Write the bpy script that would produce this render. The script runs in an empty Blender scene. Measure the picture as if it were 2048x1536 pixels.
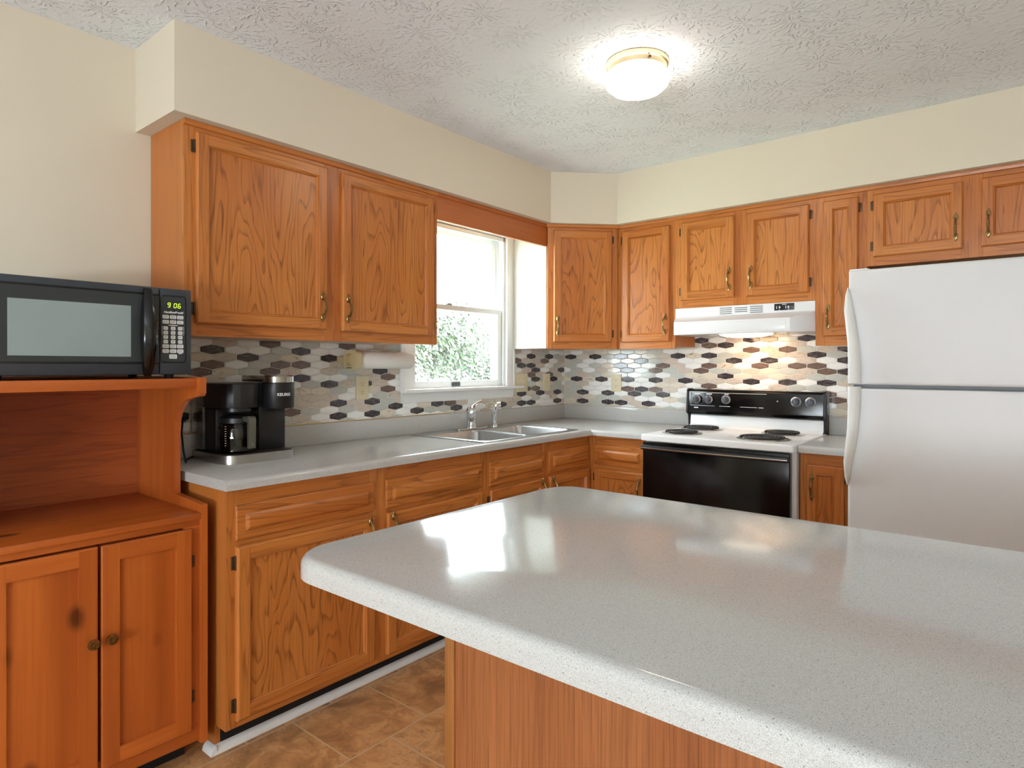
import bpy, bmesh, math, random
from mathutils import Matrix, Vector
from math import pi, sin, cos, radians

random.seed(7)
scene = bpy.context.scene
COL = scene.collection

# ------------------------------------------------------------------ camera
W, H, F = 2048, 1536, 1267.9
cam_d = bpy.data.cameras.new('camera')
cam_d.sensor_width = 36.0
cam_d.lens = F / W * 36.0
cam_d.shift_x = -1.8 / W
cam_d.shift_y = -30.77 / W
cam_d.clip_start = 0.05
cam_d.clip_end = 200
cam = bpy.data.objects.new('camera', cam_d)
COL.objects.link(cam)
yaw, pitch, roll = 0.6868, -0.0043, 0.0020
fw = Vector((-sin(yaw) * cos(pitch), cos(yaw) * cos(pitch), sin(pitch)))
rt = Vector((cos(yaw), sin(yaw), 0))
up = rt.cross(fw)
r2 = rt * cos(roll) + up * sin(roll)
u2 = up * cos(roll) - rt * sin(roll)
M = Matrix((r2, u2, -fw)).transposed().to_4x4()
M.translation = Vector((2.5999, -3.7492, 1.2772))
cam.matrix_world = M
scene.camera = cam

# ------------------------------------------------------------------ view, world, added fill lamps
scene.view_settings.view_transform = 'Standard'
scene.view_settings.look = 'None'
scene.view_settings.exposure = 0.56
scene.view_settings.gamma = 1.0
scene.view_settings.use_curve_mapping = False

world = bpy.data.worlds.new('sky')
scene.world = world
world.use_nodes = True
wn = world.node_tree.nodes
wn['Background'].inputs[0].default_value = (0.86, 0.94, 1.0, 1)
wn['Background'].inputs[1].default_value = 13.0


def fill_light(name, loc, rot, sx, sy, power, colr=(1, 0.98, 0.95)):
    l = bpy.data.lights.new(name, 'AREA')
    l.shape = 'RECTANGLE'
    l.size, l.size_y = sx, sy
    l.energy = power
    l.color = colr
    o = bpy.data.objects.new(name, l)
    o.location = loc
    o.rotation_euler = rot
    COL.objects.link(o)
    return o


# unseen fill lamps added behind the camera, one tilted up to brighten the ceiling
fill_light('fill_back_opening', (2.75, -6.97, 1.35), (radians(90), 0, 0), 0.65, .7, 3, (0.86, 0.94, 1.0))
fill_light('fill_ceiling_uplight', (2.75, -6.85, .9), (radians(146), 0, 0), 1.9, .7, 138, (0.84, 0.93, 1.0))


# ------------------------------------------------------------------ colour + materials
def lin(c):
    c /= 255.0
    return c / 12.92 if c <= 0.04045 else ((c + 0.055) / 1.055) ** 2.4


def C(r, g, b):
    return (lin(r), lin(g), lin(b), 1)


class NT:
    def __init__(self, name):
        self.m = bpy.data.materials.new(name)
        self.m.use_nodes = True
        self.t = self.m.node_tree
        self.b = self.t.nodes['Principled BSDF']
        self.out = self.t.nodes['Material Output']

    def n(self, typ, **kw):
        nd = self.t.nodes.new(typ)
        for k, v in kw.items():
            setattr(nd, k, v)
        return nd

    def l(self, a, b):
        self.t.links.new(a, b)

    def noise(self, vec, scale, detail=3, rough=0.5, dist=0.0):
        nd = self.n('ShaderNodeTexNoise')
        nd.inputs['Scale'].default_value = scale
        nd.inputs['Detail'].default_value = detail
        nd.inputs['Roughness'].default_value = rough
        nd.inputs['Distortion'].default_value = dist
        if vec is not None:
            self.l(vec, nd.inputs['Vector'])
        return nd.outputs['Fac']

    def math(self, op, a, b=None, c=None):
        nd = self.n('ShaderNodeMath', operation=op)
        for i, v in enumerate((a, b, c)):
            if v is None:
                continue
            if isinstance(v, (int, float)):
                nd.inputs[i].default_value = v
            else:
                self.l(v, nd.inputs[i])
        return nd.outputs[0]

    def ramp(self, fac, stops, interp='LINEAR'):
        nd = self.n('ShaderNodeValToRGB')
        nd.color_ramp.interpolation = interp
        e = nd.color_ramp.elements
        while len(e) < len(stops):
            e.new(0.5)
        for i, (p, c) in enumerate(stops):
            e[i].position = p
            e[i].color = c
        self.l(fac, nd.inputs[0])
        return nd.outputs[0]

    def mix(self, fac, a, b, mode='MIX'):
        nd = self.n('ShaderNodeMix', data_type='RGBA', blend_type=mode)
        for i, v in ((0, fac), (6, a), (7, b)):
            if isinstance(v, (int, float)):
                nd.inputs[i].default_value = v
            elif isinstance(v, tuple):
                nd.inputs[i].default_value = v
            else:
                self.l(v, nd.inputs[i])
        return nd.outputs[2]

    def coords(self, scale=(1, 1, 1), rand=True, kind='Object'):
        tc = self.n('ShaderNodeTexCoord')
        v = tc.outputs[kind]
        if rand:
            oi = self.n('ShaderNodeObjectInfo')
            mul = self.n('ShaderNodeVectorMath', operation='SCALE')
            mul.inputs[0].default_value = (37.0, 53.0, 71.0)
            self.l(oi.outputs['Random'], mul.inputs['Scale'])
            ad = self.n('ShaderNodeVectorMath', operation='ADD')
            self.l(v, ad.inputs[0])
            self.l(mul.outputs[0], ad.inputs[1])
            v = ad.outputs[0]
        mp = self.n('ShaderNodeMapping')
        mp.inputs['Scale'].default_value = scale
        self.l(v, mp.inputs['Vector'])
        return mp.outputs[0]

    def bump(self, h, strength=0.3, dist=0.002, prev=None):
        nd = self.n('ShaderNodeBump')
        nd.inputs['Strength'].default_value = strength
        nd.inputs['Distance'].default_value = dist
        self.l(h, nd.inputs['Height'])
        self.l(nd.outputs[0], self.b.inputs['Normal'])
        return nd

    def set(self, col=None, rough=None, metal=None, spec=None, coat=None):
        b = self.b
        if col is not None:
            if isinstance(col, tuple):
                b.inputs['Base Color'].default_value = col
            else:
                self.l(col, b.inputs['Base Color'])
        if rough is not None:
            b.inputs['Roughness'].default_value = rough
        if metal is not None:
            b.inputs['Metallic'].default_value = metal
        if spec is not None:
            b.inputs['Specular IOR Level'].default_value = spec
        if coat is not None:
            b.inputs['Coat Weight'].default_value = coat
            b.inputs['Coat Roughness'].default_value = 0.12
        return self.m


def plain(name, col, rough=0.5, metal=0.0, spec=0.5, var=0.04, vscale=9, bump=0.0, bscale=300):
    t = NT(name)
    v = t.coords()
    n = t.noise(v, vscale, 3)
    d = tuple(max(0, c * (1 - var)) for c in col[:3]) + (1,)
    b = tuple(min(1, c * (1 + var)) for c in col[:3]) + (1,)
    t.set(t.ramp(n, [(0.3, d), (0.7, b)]), rough, metal, spec)
    if bump:
        t.bump(t.noise(v, bscale, 2), bump, 0.001)
    return t.m


def glow(name, col, strength):
    t = NT(name)
    t.b.inputs['Base Color'].default_value = col
    t.b.inputs['Emission Color'].default_value = col
    t.b.inputs['Emission Strength'].default_value = strength
    return t.m


def oak(name, axis, light, mid, dark, rings=13.0, across=6.5, along=0.75, lines=0.75, rough=0.33, pores=0.22, pscale=170.0):
    """varnished oak: cathedral contour lines stretched along the grain axis, plus pores"""
    t = NT(name)
    s = [across] * 3
    s['XYZ'.index(axis)] = along
    v = t.coords(tuple(s))
    n = t.noise(v, 1.0, 2.2, 0.42, 0.25)
    r = t.math('FRACT', t.math('MULTIPLY', n, rings))
    ring = t.ramp(r, [(0.0, (0, 0, 0, 1)), (0.62, (0.12, 0.12, 0.12, 1)), (0.9, (1, 1, 1, 1)), (1.0, (0.0, 0.0, 0.0, 1))])
    s2 = [pscale] * 3
    s2['XYZ'.index(axis)] = 5.0
    p = t.noise(t.coords(tuple(s2)), 1.0, 2, 0.6)
    pore = t.ramp(p, [(0.44, (0, 0, 0, 1)), (0.72, (1, 1, 1, 1))])
    s3 = [5.0] * 3
    s3['XYZ'.index(axis)] = 0.8
    big = t.noise(t.coords(tuple(s3)), 1.0, 2)
    base = t.mix(t.ramp(big, [(0.3, (0, 0, 0, 1)), (0.7, (1, 1, 1, 1))]), light, mid)
    rf = t.math('MULTIPLY', ring, t.math('ADD', t.math('MULTIPLY', pore, 0.6), 0.5))
    c = t.mix(t.math('MULTIPLY', rf, lines), base, dark)
    c = t.mix(t.math('MULTIPLY', pore, pores), c, dark)
    t.set(c, rough, 0, 0.5)
    t.bump(t.math('ADD', pore, ring), 0.06, 0.001)
    return t.m


def pine(name, axis, light, dark, knots=True):
    t = NT(name)
    s = [9.0] * 3
    s['XYZ'.index(axis)] = 0.5
    v = t.coords(tuple(s))
    n = t.noise(v, 1.0, 4, 0.55, 0.4)
    c = t.ramp(n, [(0.28, dark), (0.5, tuple((a + b) / 2 for a, b in zip(light, dark))), (0.7, light)])
    s2 = [120.0] * 3
    s2['XYZ'.index(axis)] = 3.0
    p = t.noise(t.coords(tuple(s2)), 1.0, 2)
    c = t.mix(t.math('MULTIPLY', t.ramp(p, [(0.5, (0, 0, 0, 1)), (0.75, (1, 1, 1, 1))]), 0.3), c, dark)
    if knots:
        s3 = [5.6] * 3
        s3['XYZ'.index(axis)] = 3.2
        vo = t.n('ShaderNodeTexVoronoi')
        vo.inputs['Scale'].default_value = 1.0
        t.l(t.coords(tuple(s3)), vo.inputs['Vector'])
        k = t.ramp(vo.outputs['Distance'], [(0.06, (1, 1, 1, 1)), (0.15, (0, 0, 0, 1))])
        c = t.mix(t.math('MULTIPLY', k, 0.8), c, C(70, 28, 10))
    t.set(c, 0.3, 0, 0.5)
    return t.m


OL, OM, OD = C(208, 132, 63), C(190, 108, 45), C(108, 54, 18)
M_OAKV = oak('oak_vertical_grain', 'Z', OL, OM, OD, 9, 16, 1.0, 0.6)
M_OAKH = oak('oak_horizontal_grain', 'X', OL, OM, OD, 9, 16, 1.0, 0.6)
M_OAKP = oak('oak_panel_cathedral_grain', 'Z', OL, OM, OD, 17, 7.5, 1.35, 0.85)
M_OAKD = oak('oak_drawer_grain', 'X', OL, OM, OD, 10, 11.0, 0.9, 0.75)
M_OAKS = oak('oak_side_veneer', 'Z', C(196, 120, 56), C(186, 110, 48), C(150, 82, 34), 5, 8, 0.5, 0.3, 0.4)
M_ISL = oak('oak_island_veneer', 'Z', C(180, 114, 68), C(164, 98, 56), C(78, 42, 22), 8, 26, 0.35, 0.25, 0.42, 0.5, 420.0)
PL, PD = C(202, 108, 44), C(152, 68, 22)
M_PINEV = pine('pine_vertical', 'Z', PL, PD)
M_PINEH = pine('pine_horizontal', 'X', PL, PD)
M_PINEB = pine('pine_back_boards', 'X', C(176, 84, 34), C(120, 48, 18), False)
M_DARK = plain('toe_kick_and_shade_black', C(16, 15, 15), 0.7)  # toe kicks, and the painted shade below the hutch
M_BRASS = plain('antique_brass', C(150, 124, 80), 0.32, 1.0, 0.5, 0.25, 120)
M_HINGE = plain('dark_bronze_hinge', C(92, 72, 54), 0.4, 0.7, 0.5, 0.15, 80)
M_WALL = plain('cream_wall_paint', C(224, 213, 193), 0.75, 0, 0.25, 0.012, 2.0, 0.05, 350)
M_TRIM = plain('white_trim_paint', C(236, 236, 234), 0.35, 0, 0.5, 0.01)
M_VINYL = plain('white_window_vinyl', C(238, 240, 240), 0.3, 0, 0.5, 0.01)
M_WHITE = plain('white_appliance_enamel', C(240, 240, 240), 0.22, 0, 0.5, 0.006)
M_SIDEWHITE = plain('white_cabinet_side', C(196, 193, 184), 0.45, 0, 0.5, 0.02)
M_FRIDGE = plain('white_textured_fridge_skin', C(226, 226, 227), 0.42, 0, 0.45, 0.006, 9, 0.3, 420)
M_FHANDLE = plain('white_fridge_handle', C(226, 226, 222), 0.4)
M_BLACK = plain('black_plastic', C(24, 25, 27), 0.35, 0, 0.5, 0.05)
M_BLACKG = plain('black_glass', C(8, 8, 9), 0.16, 0, 0.35, 0.02)
M_MWBODY = plain('black_microwave_plastic', C(52, 57, 63), 0.3, 0, 0.5, 0.03)
M_MWDARK = plain('microwave_dark_seam', C(9, 9, 10), 0.4)
M_MWPANEL = plain('microwave_panel_glass', C(46, 52, 56), 0.22, 0, 0.6, 0.02)
M_MWWIN = plain('microwave_window_screen', C(142, 156, 156), 0.2, 0, 0.8, 0.05, 4)
M_KEY = plain('light_grey_keys', C(215, 216, 214), 0.5)
M_PRINT = plain('white_print', C(235, 235, 235), 0.6)
M_PRINTD = plain('grey_print', C(120, 122, 124), 0.6)
M_CHROME = plain('chrome', C(214, 216, 220), 0.1, 1.0, 0.5, 0.02)
M_STEEL = plain('brushed_stainless_steel', C(186, 186, 186), 0.3, 1.0, 0.5, 0.05, 30)
M_STEELT = plain('stainless_trim', C(170, 168, 164), 0.25, 1.0)
M_GREYST = plain('grey_steel_knob', C(150, 152, 158), 0.35, 0.8)
M_COIL = plain('dark_burner_coil', C(44, 44, 46), 0.5, 0.4)
M_DRIP = plain('chrome_drip_pan', C(190, 190, 190), 0.22, 1.0)
M_CREAM = plain('almond_plastic', C(226, 214, 180), 0.4, 0, 0.5, 0.02)
M_BEIGE = plain('beige_plastic', C(206, 186, 142), 0.45, 0, 0.5, 0.04)
M_SLOT = plain('dark_slots', C(40, 36, 30), 0.6)
M_PAPER = plain('white_paper_towel', C(240, 238, 232), 0.85, 0, 0.2, 0.02, 40, 0.2, 250)
M_BRASSL = plain('polished_brass', C(240, 220, 176), 0.3, 1.0)
M_CORD = plain('black_cord', C(18, 18, 18), 0.5)
M_GASKET = plain('grey_gasket', C(150, 152, 156), 0.6)
M_OLIVE = plain('grey_metal_handle', C(112, 112, 100), 0.35, 0.7)
M_COFFEE = plain('black_coffee', C(10, 6, 4), 0.1)
M_GLAMP = glow('lamp_glass_lit', (1.0, 0.93, 0.84, 1), 9.5)
M_LENS = glow('hood_lamp_lens_lit', (1.0, 0.86, 0.66, 1), 2.2)
M_LED = glow('display_digits', C(190, 235, 60), 1.6)


def glass(name, tint=(1, 1, 1, 1), refl=1.0):
    t = NT(name)
    tr = t.n('ShaderNodeBsdfTransparent')
    tr.inputs[0].default_value = tint
    gl = t.n('ShaderNodeBsdfGlossy')
    gl.inputs['Roughness'].default_value = 0.02
    fr = t.n('ShaderNodeLayerWeight')
    fr.inputs['Blend'].default_value = 0.5
    mx = t.n('ShaderNodeMixShader')
    sch = t.math('MULTIPLY_ADD', t.math('POWER', fr.outputs['Facing'], 5.0), 0.9, 0.04)
    t.l(t.math('MULTIPLY', sch, refl), mx.inputs[0])
    t.l(tr.outputs[0], mx.inputs[1])
    t.l(gl.outputs[0], mx.inputs[2])
    t.l(mx.outputs[0], t.out.inputs['Surface'])
    return t.m


M_GLASS = glass('window_glass', (0.97, 1.0, 1.0, 1))
M_CARAFE = glass('carafe_glass', (0.45, 0.44, 0.44, 1), 1.4)
M_RESERV = glass('smoked_clear_plastic', (0.75, 0.77, 0.8, 1), 2.5)


def laminate():
    t = NT('grey_speckled_laminate')
    v = t.coords(rand=False)
    a = t.noise(v, 950, 2, 0.6)
    b = t.noise(v, 430, 2, 0.5)
    c = t.ramp(a, [(0.34, C(164, 162, 158)), (0.5, C(193, 192, 189)), (0.68, C(208, 207, 204))])
    k = t.ramp(b, [(0.66, (0, 0, 0, 1)), (0.71, (1, 1, 1, 1))])
    c = t.mix(t.math('MULTIPLY', k, 0.8), c, C(92, 88, 80))
    m = t.noise(v, 7, 4)
    t.set(c, 0.2, 0, 0.38)
    rr = t.n('ShaderNodeMapRange')
    rr.inputs[3].default_value = 0.07
    rr.inputs[4].default_value = 0.15
    t.l(m, rr.inputs[0])
    t.l(rr.outputs[0], t.b.inputs['Roughness'])
    return t.m


M_LAM = laminate()


def ceiling_mat():
    """stomp-brush ceiling: radiating ridges around scattered centres"""
    t = NT('stomped_texture_ceiling')
    tc = t.n('ShaderNodeTexCoord')
    v = tc.outputs['Object']
    wob = t.n('ShaderNodeTexNoise')
    wob.inputs['Scale'].default_value = 14
    t.l(v, wob.inputs['Vector'])
    sc = t.n('ShaderNodeVectorMath', operation='MULTIPLY_ADD')
    t.l(wob.outputs['Color'], sc.inputs[0])
    sc.inputs[1].default_value = (0.05, 0.05, 0.0)
    t.l(v, sc.inputs[2])
    vo = t.n('ShaderNodeTexVoronoi', voronoi_dimensions='2D')
    vo.inputs['Scale'].default_value = 6.0
    t.l(sc.outputs[0], vo.inputs['Vector'])
    df = t.n('ShaderNodeVectorMath', operation='SUBTRACT')
    s6 = t.n('ShaderNodeVectorMath', operation='SCALE')
    s6.inputs['Scale'].default_value = 1.0
    t.l(sc.outputs[0], s6.inputs[0])
    t.l(s6.outputs[0], df.inputs[0])
    t.l(vo.outputs['Position'], df.inputs[1])
    sp = t.n('ShaderNodeSeparateXYZ')
    t.l(df.outputs[0], sp.inputs[0])
    ang = t.math('ARCTAN2', sp.outputs['Y'], sp.outputs['X'])
    jit = t.noise(v, 22, 3)
    ridge = t.math('SINE', t.math('ADD', t.math('MULTIPLY', ang, 13.0), t.math('MULTIPLY', jit, 16.0)))
    fall = t.ramp(vo.outputs['Distance'], [(0.03, (0.2, 0.2, 0.2, 1)), (0.2, (1, 1, 1, 1)), (0.62, (0.25, 0.25, 0.25, 1))])
    gate = t.ramp(t.noise(v, 55, 3), [(0.42, (0, 0, 0, 1)), (0.6, (1, 1, 1, 1))])
    h = t.math('MULTIPLY', t.math('MULTIPLY', t.math('MAXIMUM', ridge, 0.0), fall), gate)
    t.set(C(236, 239, 243), 0.85, 0, 0.2)
    t.bump(h, 0.9, 0.006)
    return t.m


M_CEIL = ceiling_mat()


def floor_mat():
    """33 cm slate-look tiles laid in running bond, rows running along the y axis"""
    t = NT('slate_look_floor_tile')
    tc = t.n('ShaderNodeTexCoord')
    mp = t.n('ShaderNodeMapping')
    mp.inputs['Rotation'].default_value = (0, 0, radians(90))
    t.l(tc.outputs['Object'], mp.inputs['Vector'])
    br = t.n('ShaderNodeTexBrick', offset=0.5, offset_frequency=2)
    br.inputs['Scale'].default_value = 1.0
    br.inputs['Mortar Size'].default_value = 0.0035
    br.inputs['Mortar Smooth'].default_value = 0.1
    br.inputs['Brick Width'].default_value = 0.333
    br.inputs['Row Height'].default_value = 0.337
    br.inputs['Color1'].default_value = (0.2, 0.2, 0.2, 1)
    br.inputs['Color2'].default_value = (0.8, 0.8, 0.8, 1)
    t.l(mp.outputs[0], br.inputs['Vector'])
    v = tc.outputs['Object']
    ad = t.n('ShaderNodeVectorMath', operation='ADD')
    t.l(v, ad.inputs[0])
    t.l(br.outputs['Color'], ad.inputs[1])
    n = t.noise(ad.outputs[0], 6.5, 6, 0.62, 0.9)
    c = t.ramp(n, [(0.3, C(150, 106, 68)), (0.46, C(198, 142, 92)), (0.58, C(224, 170, 116)), (0.72, C(188, 140, 98))])
    n2 = t.noise(ad.outputs[0], 26, 5, 0.65, 1.2)
    c = t.mix(t.ramp(n2, [(0.5, (0, 0, 0, 1)), (0.66, (0.55, 0.55, 0.55, 1))]), c, C(150, 112, 74))
    c = t.mix(br.outputs['Fac'], c, C(214, 180, 140))
    t.set(c, 0.42, 0, 0.4)
    t.bump(t.math('SUBTRACT', n, t.math('MULTIPLY', br.outputs['Fac'], 0.6)), 0.25, 0.003)
    return t.m, mp


M_FLOOR, FLOOR_MAP = floor_mat()
# rows (x bands) start at x = .895, joints in that band at y = -2.332
FLOOR_MAP.inputs['Location'].default_value = (-.001, .116, 0)


def stone(name, base, vein, rough=0.12, vs=30, amount=0.5, lo=0.52, hi=0.64, stretch=(1, 1, 2.2)):
    t = NT(name)
    v = t.coords(stretch, rand=False)
    n = t.noise(v, vs, 5, 0.6, 1.3)
    k = t.ramp(n, [(lo, (0, 0, 0, 1)), (hi, (1, 1, 1, 1))])
    c = t.mix(t.math('MULTIPLY', k, amount), base, vein)
    t.set(c, rough, 0, 0.55)
    return t.m


TILE_MATS = [
    plain('mosaic_grout', C(222, 220, 212), 0.6),
    stone('tile_white', C(242, 242, 240), C(222, 222, 218), amount=0.5),
    stone('tile_grey_green', C(196, 198, 190), C(176, 180, 172)),
    stone('tile_beige', C(208, 196, 182), C(178, 158, 142), amount=0.6),
    stone('tile_cream_amber_spots', C(220, 210, 192), C(128, 92, 56), vs=18, lo=0.58, hi=0.68, amount=0.8),
    stone('tile_brown', C(112, 92, 84), C(160, 140, 130), vs=45, amount=0.45),
    stone('tile_black', C(62, 56, 60), C(150, 140, 138), vs=26, lo=0.5, hi=0.7, amount=0.5),
]


# ------------------------------------------------------------------ mesh helpers
def add_bm(dst, src, mat=0, mx=None):
    if mat is not None:
        for f in src.faces:
            f.material_index = mat
    if mx is not None:
        bmesh.ops.transform(src, matrix=mx, verts=src.verts)
    me = bpy.data.meshes.new('tmp')
    src.to_mesh(me)
    src.free()
    dst.from_mesh(me)
    bpy.data.meshes.remove(me)


def box(bm, x0, x1, y0, y1, z0, z1, bev=0.0, mat=0, seg=2, mx=None):
    b = bmesh.new()
    bmesh.ops.create_cube(b, size=1.0)
    for v in b.verts:
        v.co = Vector((x0 + (v.co.x + .5) * (x1 - x0), y0 + (v.co.y + .5) * (y1 - y0), z0 + (v.co.z + .5) * (z1 - z0)))
    if bev > 0:
        bmesh.ops.bevel(b, geom=list(b.edges), offset=bev, segments=seg, affect='EDGES', profile=0.5)
    add_bm(bm, b, mat, mx)


def prism(bm, pts, a0, a1, axis='Z', mat=0, bev=0.0, seg=2, mx=None):
    """extrude a 2D polygon: axis Z -> (x,y); axis Y -> (x,z); axis X -> (y,z)"""
    def P(p, a):
        return {'Z': (p[0], p[1], a), 'Y': (p[0], a, p[1]), 'X': (a, p[0], p[1])}[axis]
    b = bmesh.new()
    lo = [b.verts.new(P(p, a0)) for p in pts]
    hi = [b.verts.new(P(p, a1)) for p in pts]
    n = len(pts)
    b.faces.new(lo[::-1])
    b.faces.new(hi)
    for i in range(n):
        b.faces.new((lo[i], lo[(i + 1) % n], hi[(i + 1) % n], hi[i]))
    bmesh.ops.recalc_face_normals(b, faces=b.faces)
    if bev > 0:
        bmesh.ops.bevel(b, geom=list(b.edges), offset=bev, segments=seg, affect='EDGES', profile=0.5)
    add_bm(bm, b, mat, mx)


def lathe(bm, prof, n=24, mat=0, mx=None):
    """profile of (r, z) turned around the z axis"""
    b = bmesh.new()
    rings = []
    for r, z in prof:
        if r < 1e-5:
            rings.append([b.verts.new((0, 0, z))])
        else:
            rings.append([b.verts.new((r * cos(2 * pi * i / n), r * sin(2 * pi * i / n), z)) for i in range(n)])
    for A, B in zip(rings, rings[1:]):
        for i in range(n):
            j = (i + 1) % n
            if len(A) == 1 and len(B) == 1:
                continue
            if len(A) == 1:
                b.faces.new((A[0], B[i], B[j]))
            elif len(B) == 1:
                b.faces.new((A[i], A[j], B[0]))
            else:
                b.faces.new((A[i], A[j], B[j], B[i]))
    bmesh.ops.recalc_face_normals(b, faces=b.faces)
    add_bm(bm, b, mat, mx)


def tube(bm, pts, rad, n=10, mat=0, cap=True, mx=None, flat=1.0):
    b = bmesh.new()
    pts = [Vector(p) for p in pts]
    rads = rad if isinstance(rad, (list, tuple)) else [rad] * len(pts)
    rings = []
    ref = None
    for i, p in enumerate(pts):
        d = (pts[min(i + 1, len(pts) - 1)] - pts[max(i - 1, 0)]).normalized()
        if ref is None:
            ref = Vector((0, 0, 1)) if abs(d.z) < 0.9 else Vector((1, 0, 0))
        s = d.cross(ref).normalized()
        t = s.cross(d).normalized()
        ref = t
        rings.append([b.verts.new(p + (s * cos(2 * pi * k / n) + t * flat * sin(2 * pi * k / n)) * rads[i]) for k in range(n)])
    for A, B in zip(rings, rings[1:]):
        for i in range(n):
            j = (i + 1) % n
            b.faces.new((A[i], A[j], B[j], B[i]))
    if cap:
        b.faces.new(rings[0][::-1])
        b.faces.new(rings[-1])
    bmesh.ops.recalc_face_normals(b, faces=b.faces)
    add_bm(bm, b, mat, mx)


def rrect(x0, x1, y0, y1, r, n=5):
    out = []
    for cx, cy, a in ((x1 - r, y1 - r, 0), (x0 + r, y1 - r, 90), (x0 + r, y0 + r, 180), (x1 - r, y0 + r, 270)):
        for k in range(n + 1):
            t = radians(a + 90 * k / n)
            out.append((cx + r * cos(t), cy + r * sin(t)))
    return out


def slab(bm, outer, holes, z0, z1, mat=0, round_top=0.0, only=None, seg=4):
    """flat slab with holes; the outer top edges (those for which only(mid) holds) are rounded over"""
    b = bmesh.new()
    es = []
    for loop in [outer] + holes:
        vs = [b.verts.new((p[0], p[1], z0)) for p in loop]
        es += [b.edges.new((vs[i], vs[(i + 1) % len(vs)])) for i in range(len(vs))]
    bmesh.ops.triangle_fill(b, use_beauty=True, use_dissolve=True, edges=es)
    r = bmesh.ops.extrude_face_region(b, geom=list(b.faces))
    nv = [g for g in r['geom'] if isinstance(g, bmesh.types.BMVert)]
    for v in nv:
        v.co.z = z1
    bmesh.ops.recalc_face_normals(b, faces=b.faces)
    if round_top > 0:
        lines = [(Vector(outer[i]), Vector(outer[(i + 1) % len(outer)])) for i in range(len(outer))]
        sel = []
        for e in b.edges:
            a, c = e.verts
            if abs(a.co.z - z1) < 1e-6 and abs(c.co.z - z1) < 1e-6:
                m = (a.co.xy + c.co.xy) / 2
                on = False
                for p, q in lines:
                    if ((a.co.xy - p).length < 1e-5 and (c.co.xy - q).length < 1e-5) or ((a.co.xy - q).length < 1e-5 and (c.co.xy - p).length < 1e-5):
                        on = True
                if on and (only is None or only(m)):
                    sel.append(e)
        bmesh.ops.bevel(b, geom=sel, offset=round_top, segments=seg, affect='EDGES', profile=0.5)
    add_bm(bm, b, mat)


def obj(name, bm, mats, parent=None, loc=None, rz=None, smooth=30):
    me = bpy.data.meshes.new(name)
    bm.normal_update()
    bm.to_mesh(me)
    bm.free()
    for m in (mats if isinstance(mats, (list, tuple)) else [mats]):
        me.materials.append(m)
    if smooth:
        me.shade_smooth()
        me.set_sharp_from_angle(angle=radians(smooth))
    o = bpy.data.objects.new(name, me)
    COL.objects.link(o)
    if parent is not None:
        o.parent = parent
    if loc is not None:
        o.location = loc
    if rz is not None:
        o.rotation_euler = (0, 0, rz)
    return o


def inst(src, parent, loc, rz=0.0):
    o = src.copy()
    COL.objects.link(o)
    o.parent = parent
    o.location = loc
    o.rotation_euler = (0, 0, rz)
    return o


def thing(name, label, cat, loc=(0, 0, 0), rz=0.0, group=None):
    o = bpy.data.objects.new(name, None)
    o.empty_display_size = 0.1
    COL.objects.link(o)
    o.location = loc
    o.rotation_euler = (0, 0, rz)
    o['label'] = label
    o['category'] = cat
    if group:
        o['group'] = group
    return o


def tag(o, label, cat, group=None):
    o['label'] = label
    o['category'] = cat
    if group:
        o['group'] = group
    return o


def struct(o):
    o['kind'] = 'structure'
    return o


def B():
    return bmesh.new()


def text_bm(s, size, depth=0.0006, bold=0.0, shear=0.0):
    """lettering as mesh in the x-z plane, facing -y, centred on the origin"""
    cu = bpy.data.curves.new('lettering', 'FONT')
    cu.body = s
    cu.size = size
    cu.extrude = depth
    cu.offset = bold
    cu.shear = shear
    cu.align_x = 'CENTER'
    cu.align_y = 'CENTER'
    o = bpy.data.objects.new('lettering', cu)
    COL.objects.link(o)
    dg = bpy.context.evaluated_depsgraph_get()
    me = bpy.data.meshes.new_from_object(o.evaluated_get(dg))
    b = bmesh.new()
    b.from_mesh(me)
    bpy.data.objects.remove(o)
    bpy.data.curves.remove(cu)
    bpy.data.meshes.remove(me)
    bmesh.ops.transform(b, matrix=Matrix.Rotation(radians(90), 4, 'X'), verts=b.verts)
    return b


def T(x, y, z):
    return Matrix.Translation((x, y, z))


# ------------------------------------------------------------------ room shell
ZC, ZS, ZU = 2.457, 2.148, 1.382        # ceiling, soffit underside, upper cabinets underside
RX, RY = 4.9, -6.9                      # far right wall, wall behind the camera
DS, SA = 0.333, 0.625

b = B(); box(b, -0.12, RX + .12, -4.3, 0.12, -0.1, 0.0)
floor = struct(obj('floor', b, M_FLOOR))
b = B(); box(b, -0.12, RX + .12, RY - .12, -4.3, -0.1, 0.0)
struct(obj('floor_dining', b, plain('pale_bounce_carpet', C(172, 170, 164), .95, 0, .1, .04, 60)))  # unseen pale carpet added to bounce neutral light up to the ceiling
b = B(); box(b, -0.12, RX + .12, RY - .12, 0.12, ZC, ZC + 0.1)
struct(obj('ceiling', b, M_CEIL))
WY0, WY1, WZ0, WZ1 = -1.458, -0.658, 1.148, 2.092     # kitchen window opening
b = B()
box(b, -0.12, 0, RY - .12, WY0, 0, ZC)
box(b, -0.12, 0, WY1, 0.12, 0, ZC)
box(b, -0.12, 0, WY0, WY1, 0, WZ0)
box(b, -0.12, 0, WY0, WY1, WZ1, ZC)
struct(obj('wall_left', b, M_WALL))
b = B(); box(b, 0, RX + .12, 0, 0.12, 0, ZC)
struct(obj('wall_front', b, M_WALL))
b = B()
box(b, RX, RX + .12, RY, 0, 0, ZC)
struct(obj('wall_right', b, M_WALL))
b = B()
box(b, 0, 2.4, RY - .12, RY, 0, ZC); box(b, 3.1, RX + .12, RY - .12, RY, 0, ZC)
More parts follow.
